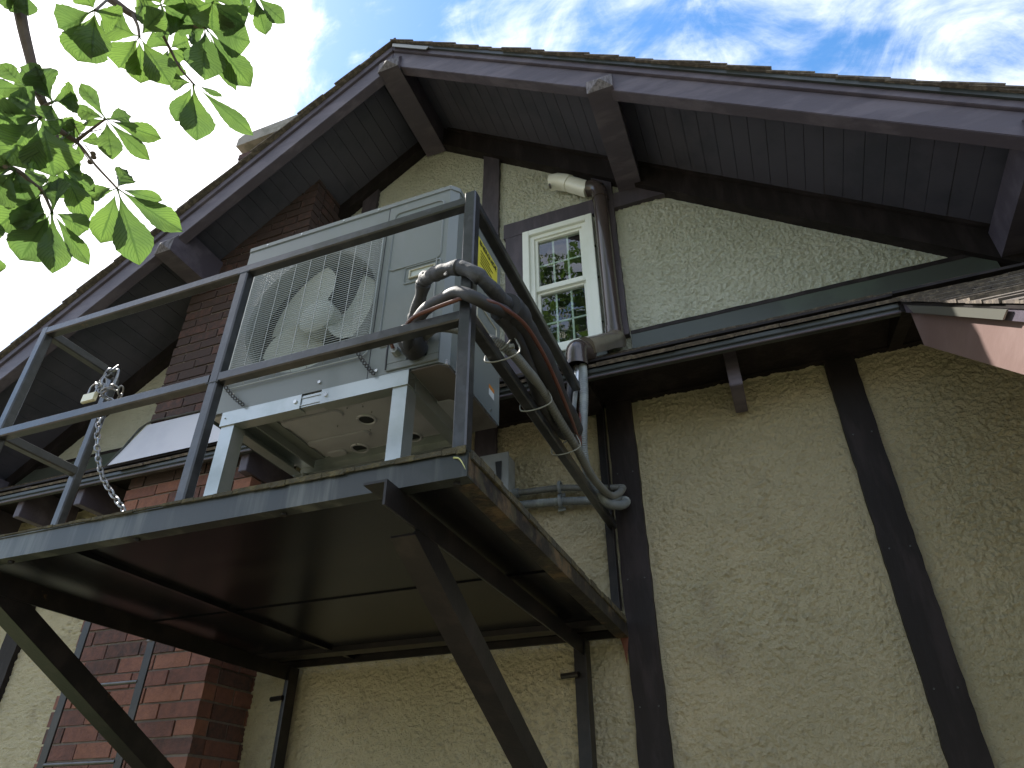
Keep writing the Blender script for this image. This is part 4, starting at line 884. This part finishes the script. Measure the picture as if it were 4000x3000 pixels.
# moss and grit on the platform edge and a dry grass blade
b = MB()
for i in range(120):
    x = random.uniform(-2.62,-2.06); r = random.uniform(.006,.02); b.tube([(x-r,1.66+random.uniform(-.02,.03),2.553),(x,1.66,2.56+r*.9),(x+r,1.66,2.553)], r*.6, 6, smooth=1)
o = b.build('leaf_litter', 'concrete_gravel'); o['kind'] = 'stuff'; o['label'] = 'dry leaf litter and grit along the front edge of the deck'; o['category'] = 'debris'
tag(MB().tube([(-.80,1.60,2.530),(-.775,1.585,2.515),(-.755,1.575,2.485),(-.748,1.572,2.470)], .0022, 5, rf=lambda t:.0026*(1-t)+.0005).build('grass_blade', mat('dry_grass',(0.42,0.42,0.16),.7)), 'single dry grass blade sticking out at the mossy front corner of the deck', 'grass blade')

# ================================================================ HORSE CHESTNUT TREE
tree = thing('horse_chestnut_tree', 'horse chestnut tree whose leafy twigs hang into the upper left of the view', 'tree', (-3.4,-3.6,0))
f_px = 2688.3
def ray_pt(u, v, dist):
    """real place of a twig point: direction as seen from the photographer's spot, at its own distance"""
    px, py = u/1.508, v/1.508
    d = AX[0]*((px-2000)/f_px)+AX[1]*((py-1500)/f_px)+AX[2]; return Vector((0,0,1.6))+d.normalized()*dist
def leaflet(vs, fs, uvs, hub, tip, width, nrm, curl):
    n_, w_ = 22, 6; ax = tip-hub; L_ = ax.length; ax = ax/L_; sd_ = ax.cross(nrm).normalized(); nr = sd_.cross(ax); o_ = len(vs)
    for i in range(n_+1):
        t_ = i/n_
        if t_ < .06: wd = .03
        else: q = (t_-.04)/.96; wd = max(math.sin(math.pi*q**1.75), 0)**1.05 if q < .985 else 0.0
        wd = max(wd, .02 if t_ < .99 else 0.0)
        ser = 1+(.035 if i % 2 else -.02)
        for j in range(w_+1):
            u = j/w_*2-1; cen = hub+ax*(L_*t_)
            p = cen+sd_*(u*width*.5*wd*ser)+nr*(abs(u)*width*.16*wd + curl*L_*(t_**2)*.5 - curl*L_*.5*t_ + .0030*math.sin(t_*38-abs(u)*6)*wd + .006*math.sin(t_*5+u*2+o_))
            vs.append(tuple(p)); uvs.append((j/w_, t_))
    for i in range(n_):
        for j in range(w_): fs.append((o_+i*(w_+1)+j, o_+(i+1)*(w_+1)+j, o_+(i+1)*(w_+1)+j+1, o_+i*(w_+1)+j+1))
def build_leaf(name, vs, fs, uvs, parent):
    me = bpy.data.meshes.new(name); me.from_pydata(vs, [], fs); ul = me.uv_layers.new(name='blade')
    for lp in me.loops: ul.data[lp.index].uv = uvs[lp.vertex_index]
    me.polygons.foreach_set('use_smooth', [True]*len(me.polygons)); me.materials.append(M['leaf'])
    o = bpy.data.objects.new(name, me); C.objects.link(o); o.parent = parent; o.matrix_parent_inverse = Matrix.Translation(-Vector(tree.location)); return o
LV = [ # hub u,v, distance, [(tip u,v,width px, depth offset)]
 (690,1110,1.95,[(592,1432,150,.03),(822,1560,215,-.02),(1078,1365,128,.02),(955,1182,70,.05),(740,1005,105,.09),(522,1150,80,.06)]),
 (622,700,2.05,[(475,492,78,.03),(765,695,95,.10),(952,815,92,.02),(885,945,80,-.02),(662,940,105,-.05),(440,640,70,.05),(490,722,45,.08)]),
 (1138,492,2.05,[(1035,715,110,.04),(1160,828,205,-.03),(1492,796,88,.03),(1305,570,28,.08),(985,470,90,.05)]),
 (305,1245,1.85,[(118,1532,215,.03),(315,1608,150,-.04),(527,1562,85,.01),(512,1358,120,.06),(350,1060,130,.08),(60,1320,90,.02)]),
 (820,215,1.90,[(828,490,130,.02),(1005,500,150,-.03),(705,400,210,.04),(600,120,180,.05),(960,60,120,.0)]),
 (560,60,1.75,[(458,360,210,.03),(540,345,150,-.04),(355,170,150,.05),(700,120,150,.02),(480,-60,120,0)]),
 (1208,158,2.0,[(1478,510,150,.03),(1475,245,230,-.02),(1200,470,235,-.05),(1112,225,90,.05),(1392,535,70,.04),(1330,40,190,.02),(1040,100,150,.02)]),
 (1500,-30,2.2,[(1565,205,88,.02),(1680,135,88,-.02),(1500,85,70,.04),(1400,20,70,.02)]),
 (1000,285,2.1,[(1010,440,150,.03),(1090,350,100,.02),(930,420,60,.06),(1110,240,120,.04),(900,180,150,.0)]),
 (310,600,1.95,[(442,560,140,.04),(215,395,160,.03),(120,400,150,.05),(455,600,90,.07),(250,720,100,-.03)]),
 (165,520,1.9,[(0,378,75,.03),(85,620,75,.05),(-60,520,80,0)]),
 (240,690,1.75,[(60,560,170,.02),(-80,700,240,.0),(20,960,330,-.03),(320,1040,320,-.02),(340,780,150,.04)]),
 (250,1130,1.9,[(-30,1350,190,.02),(120,1210,130,.05),(-20,1130,120,.06),(200,1010,100,.07),(380,1060,90,.04),(130,1390,170,.0)]),
 (345,955,1.95,[(470,960,110,.05),(555,1130,90,.03),(470,1000,60,.07),(515,1300,120,0),(420,1180,140,.04)]),
 (460,830,2.1,[(345,740,150,.03),(460,950,50,.05),(590,815,60,.04),(430,700,90,.02),(330,700,100,.05),(350,820,110,-.04)]),
 (90,1000,1.7,[(-60,1180,200,.02),(60,1100,120,.04),(-40,980,150,.05),(150,1180,130,.02)]),
 (950,30,1.95,[(1080,120,200,.04),(900,-80,200,.0),(1050,-40,200,.02),(800,40,150,.05),(1000,200,160,.06)]),
 (1250,10,1.9,[(1440,150,230,.02),(1420,-40,220,.04),(1250,180,230,.0),(1100,60,180,.05)]),
 (140,-60,2.1,[(60,70,60,.02),(165,95,80,.0),(-20,20,80,.05)]),
 (-60,1480,1.9,[(6,1600,60,.02),(-20,1300,80,0)]),
 (30,650,2.0,[(110,690,80,.03),(180,680,90,.05),(-40,760,110,.02),(40,800,120,.04),(220,650,90,.06)]),
]
for k, (u, v, d, tips) in enumerate(LV):
    hub = ray_pt(u, v, d); vs, fs, uvs = [], [], []
    for (tu, tv, wp, dz) in tips:
        tip = ray_pt(tu, tv, d+dz); wd = wp/1.508/f_px*d
        view = (hub-Vector((0,0,1.6))).normalized(); nrm = (-view + Vector((random.uniform(-.3,.3), random.uniform(-.3,.3), random.uniform(-.2,.2)))).normalized()
        leaflet(vs, fs, uvs, hub, tip, min(wd, .075+.45*(wd-.075) if wd > .075 else wd)*1.02, nrm, random.uniform(-.06,.14))
    build_leaf('leaf', vs, fs, uvs, tree)
tw = MB()
def twig(pts, r0, r1, ns=6): tw.tube([ray_pt(*p) for p in pts], r0, 8, smooth=ns, rf=lambda t: r0+(r1-r0)*t)
twig([(40,-700,2.3),(90,-300,2.2),(110,0,2.15),(132,150,2.12),(175,330,2.08),(228,540,2.03),(262,620,2.02),(320,740,2.05),(450,835,2.08)], .016, .006)
twig([(450,835,2.08),(500,890,2.05),(560,970,2.0),(690,1110,1.95)], .0042, .0025)
twig([(450,830,2.08),(520,775,2.07),(622,700,2.05)], .005, .0025)
twig([(262,620,2.0),(310,600,1.96)], .004, .003); twig([(230,560,2.0),(165,520,1.9)], .004, .003)
twig([(-100,560,1.9),(0,582,1.9),(110,655,1.93),(240,690,1.75)], .005, .003)
twig([(-60,960,1.8),(90,1000,1.72),(180,1070,1.85),(250,1130,1.9),(305,1245,1.85)], .006, .003)
twig([(320,740,2.05),(345,850,2.0),(345,955,1.95)], .004, .003)
twig([(500,-300,2.2),(600,-60,2.1),(700,30,2.05),(790,90,2.03),(930,150,2.03),(1080,152,2.02),(1208,158,2.0)], .011, .004)
twig([(930,150,2.03),(1000,285,2.08),(1060,400,2.07),(1138,492,2.05)], .004, .0025); twig([(780,85,2.03),(810,150,1.96),(820,215,1.9)], .004, .003)
twig([(1500,-30,2.2),(1200,-300,2.2)], .003, .006); twig([(640,-10,2.05),(560,60,1.75)], .003, .003)
for (u, v) in ((548,905),(552,925),(530,955)):
    p = ray_pt(u, v, 2.04); tw.tube([p+Vector((0,0,.007)), p, p-Vector((0,0,.007))], .006, 8, smooth=2, rf=lambda t: .001+.006*math.sin(math.pi*min(max(t,.02),.98)))
for (a_, b2) in (((500,850),(550,925)),((460,850),(530,955)),((455,845),(320,920)),((470,800),(440,740)),((600,760),(470,790))): tw.tube([ray_pt(*a_,2.06), ray_pt(*b2,2.04)], .0013, 5, smooth=1)
tw.build('twigs', 'bark', tree, smooth=True)
# trunk and limbs behind the photographer
tk = MB(); tk.tube([(-3.4,-3.6,-.05),(-3.35,-3.55,1.2),(-3.2,-3.4,3.0),(-2.9,-3.1,5.2),(-2.6,-2.8,7.5),(-2.5,-2.6,9.2)], .2, 16, smooth=5, rf=lambda t: .26*(1-t)**.8+.05); tk.build('trunk', 'bark', tree, smooth=True)
lb_ = MB(); top = ray_pt(40,-700,2.3); top2 = ray_pt(500,-300,2.2); top3 = ray_pt(1200,-300,2.2)
lb_.tube([(-3.0,-3.2,4.6),(-2.9,-1.8,5.4),(-2.4,-.6,5.2),tuple(top+Vector((-.15,-.25,.45))),tuple(top)], .07, 10, rf=lambda t: .075*(1-t)+.014)
lb_.tube([(-2.4,-.6,5.2),(-1.9,-.2,4.6),tuple(top2+Vector((-.05,-.2,.25))),tuple(top2)], .03, 8, rf=lambda t: .035*(1-t)+.010)
lb_.tube([(-1.9,-.2,4.6),(-1.4,-.1,4.2),tuple(top3)], .02, 8, rf=lambda t: .02*(1-t)+.005)
for a_ in ((-4.6,-4.4,8),(-1.2,-3.6,8.6),(-.6,-2.0,8.2),(-3.9,-1.7,8.6),(-1.8,-1.4,9.8),(-3.0,-4.8,9.0)): lb_.tube([(-2.95,-3.1,4.9+random.random()*1.5),((a_[0]-2.9)/2,(a_[1]-3.1)/2,7.2),a_], .05, 8, rf=lambda t: .07*(1-t)+.015)
lb_.build('limbs', 'bark', tree, smooth=True)
vs, fs, uvs = [], [], []
for _ in range(1150):
    a = random.uniform(0, 2*math.pi); cz_ = random.uniform(-1, 1); r = random.random()**.35; s_ = math.sqrt(1-cz_*cz_)
    c0 = Vector((-2.3+2.9*r*s_*math.cos(a), -2.7+2.45*r*s_*math.sin(a), 8.3+2.6*r*cz_))
    if c0.y > -.15: continue
    dn = Vector((random.uniform(-1,1), random.uniform(-1,1), -.9)).normalized()
    for k in range(6):
        ang = k*2*math.pi/7+random.uniform(-.2,.2); sidev = dn.orthogonal().normalized(); up_ = dn.cross(sidev)
        d = (sidev*math.cos(ang)+up_*math.sin(ang)+dn*.45).normalized(); Ln = random.uniform(.13,.22); nr = d.cross(sidev if k % 2 else up_).normalized(); s2 = d.cross(nr).normalized(); o_ = len(vs)
        for t_, w_ in ((0,.004),(.35,.022),(.7,.042),(.9,.026),(1,.0)):
            for u in (-1,0,1): vs.append(tuple(c0+d*Ln*t_+s2*u*w_+nr*(abs(u)*w_*.3-.05*t_*t_))); uvs.append(((u+1)/2,t_))
        for i in range(4):
            for j in range(2): fs.append((o_+i*3+j,o_+(i+1)*3+j,o_+(i+1)*3+j+1,o_+i*3+j+1))
build_leaf('crown', vs, fs, uvs, tree)
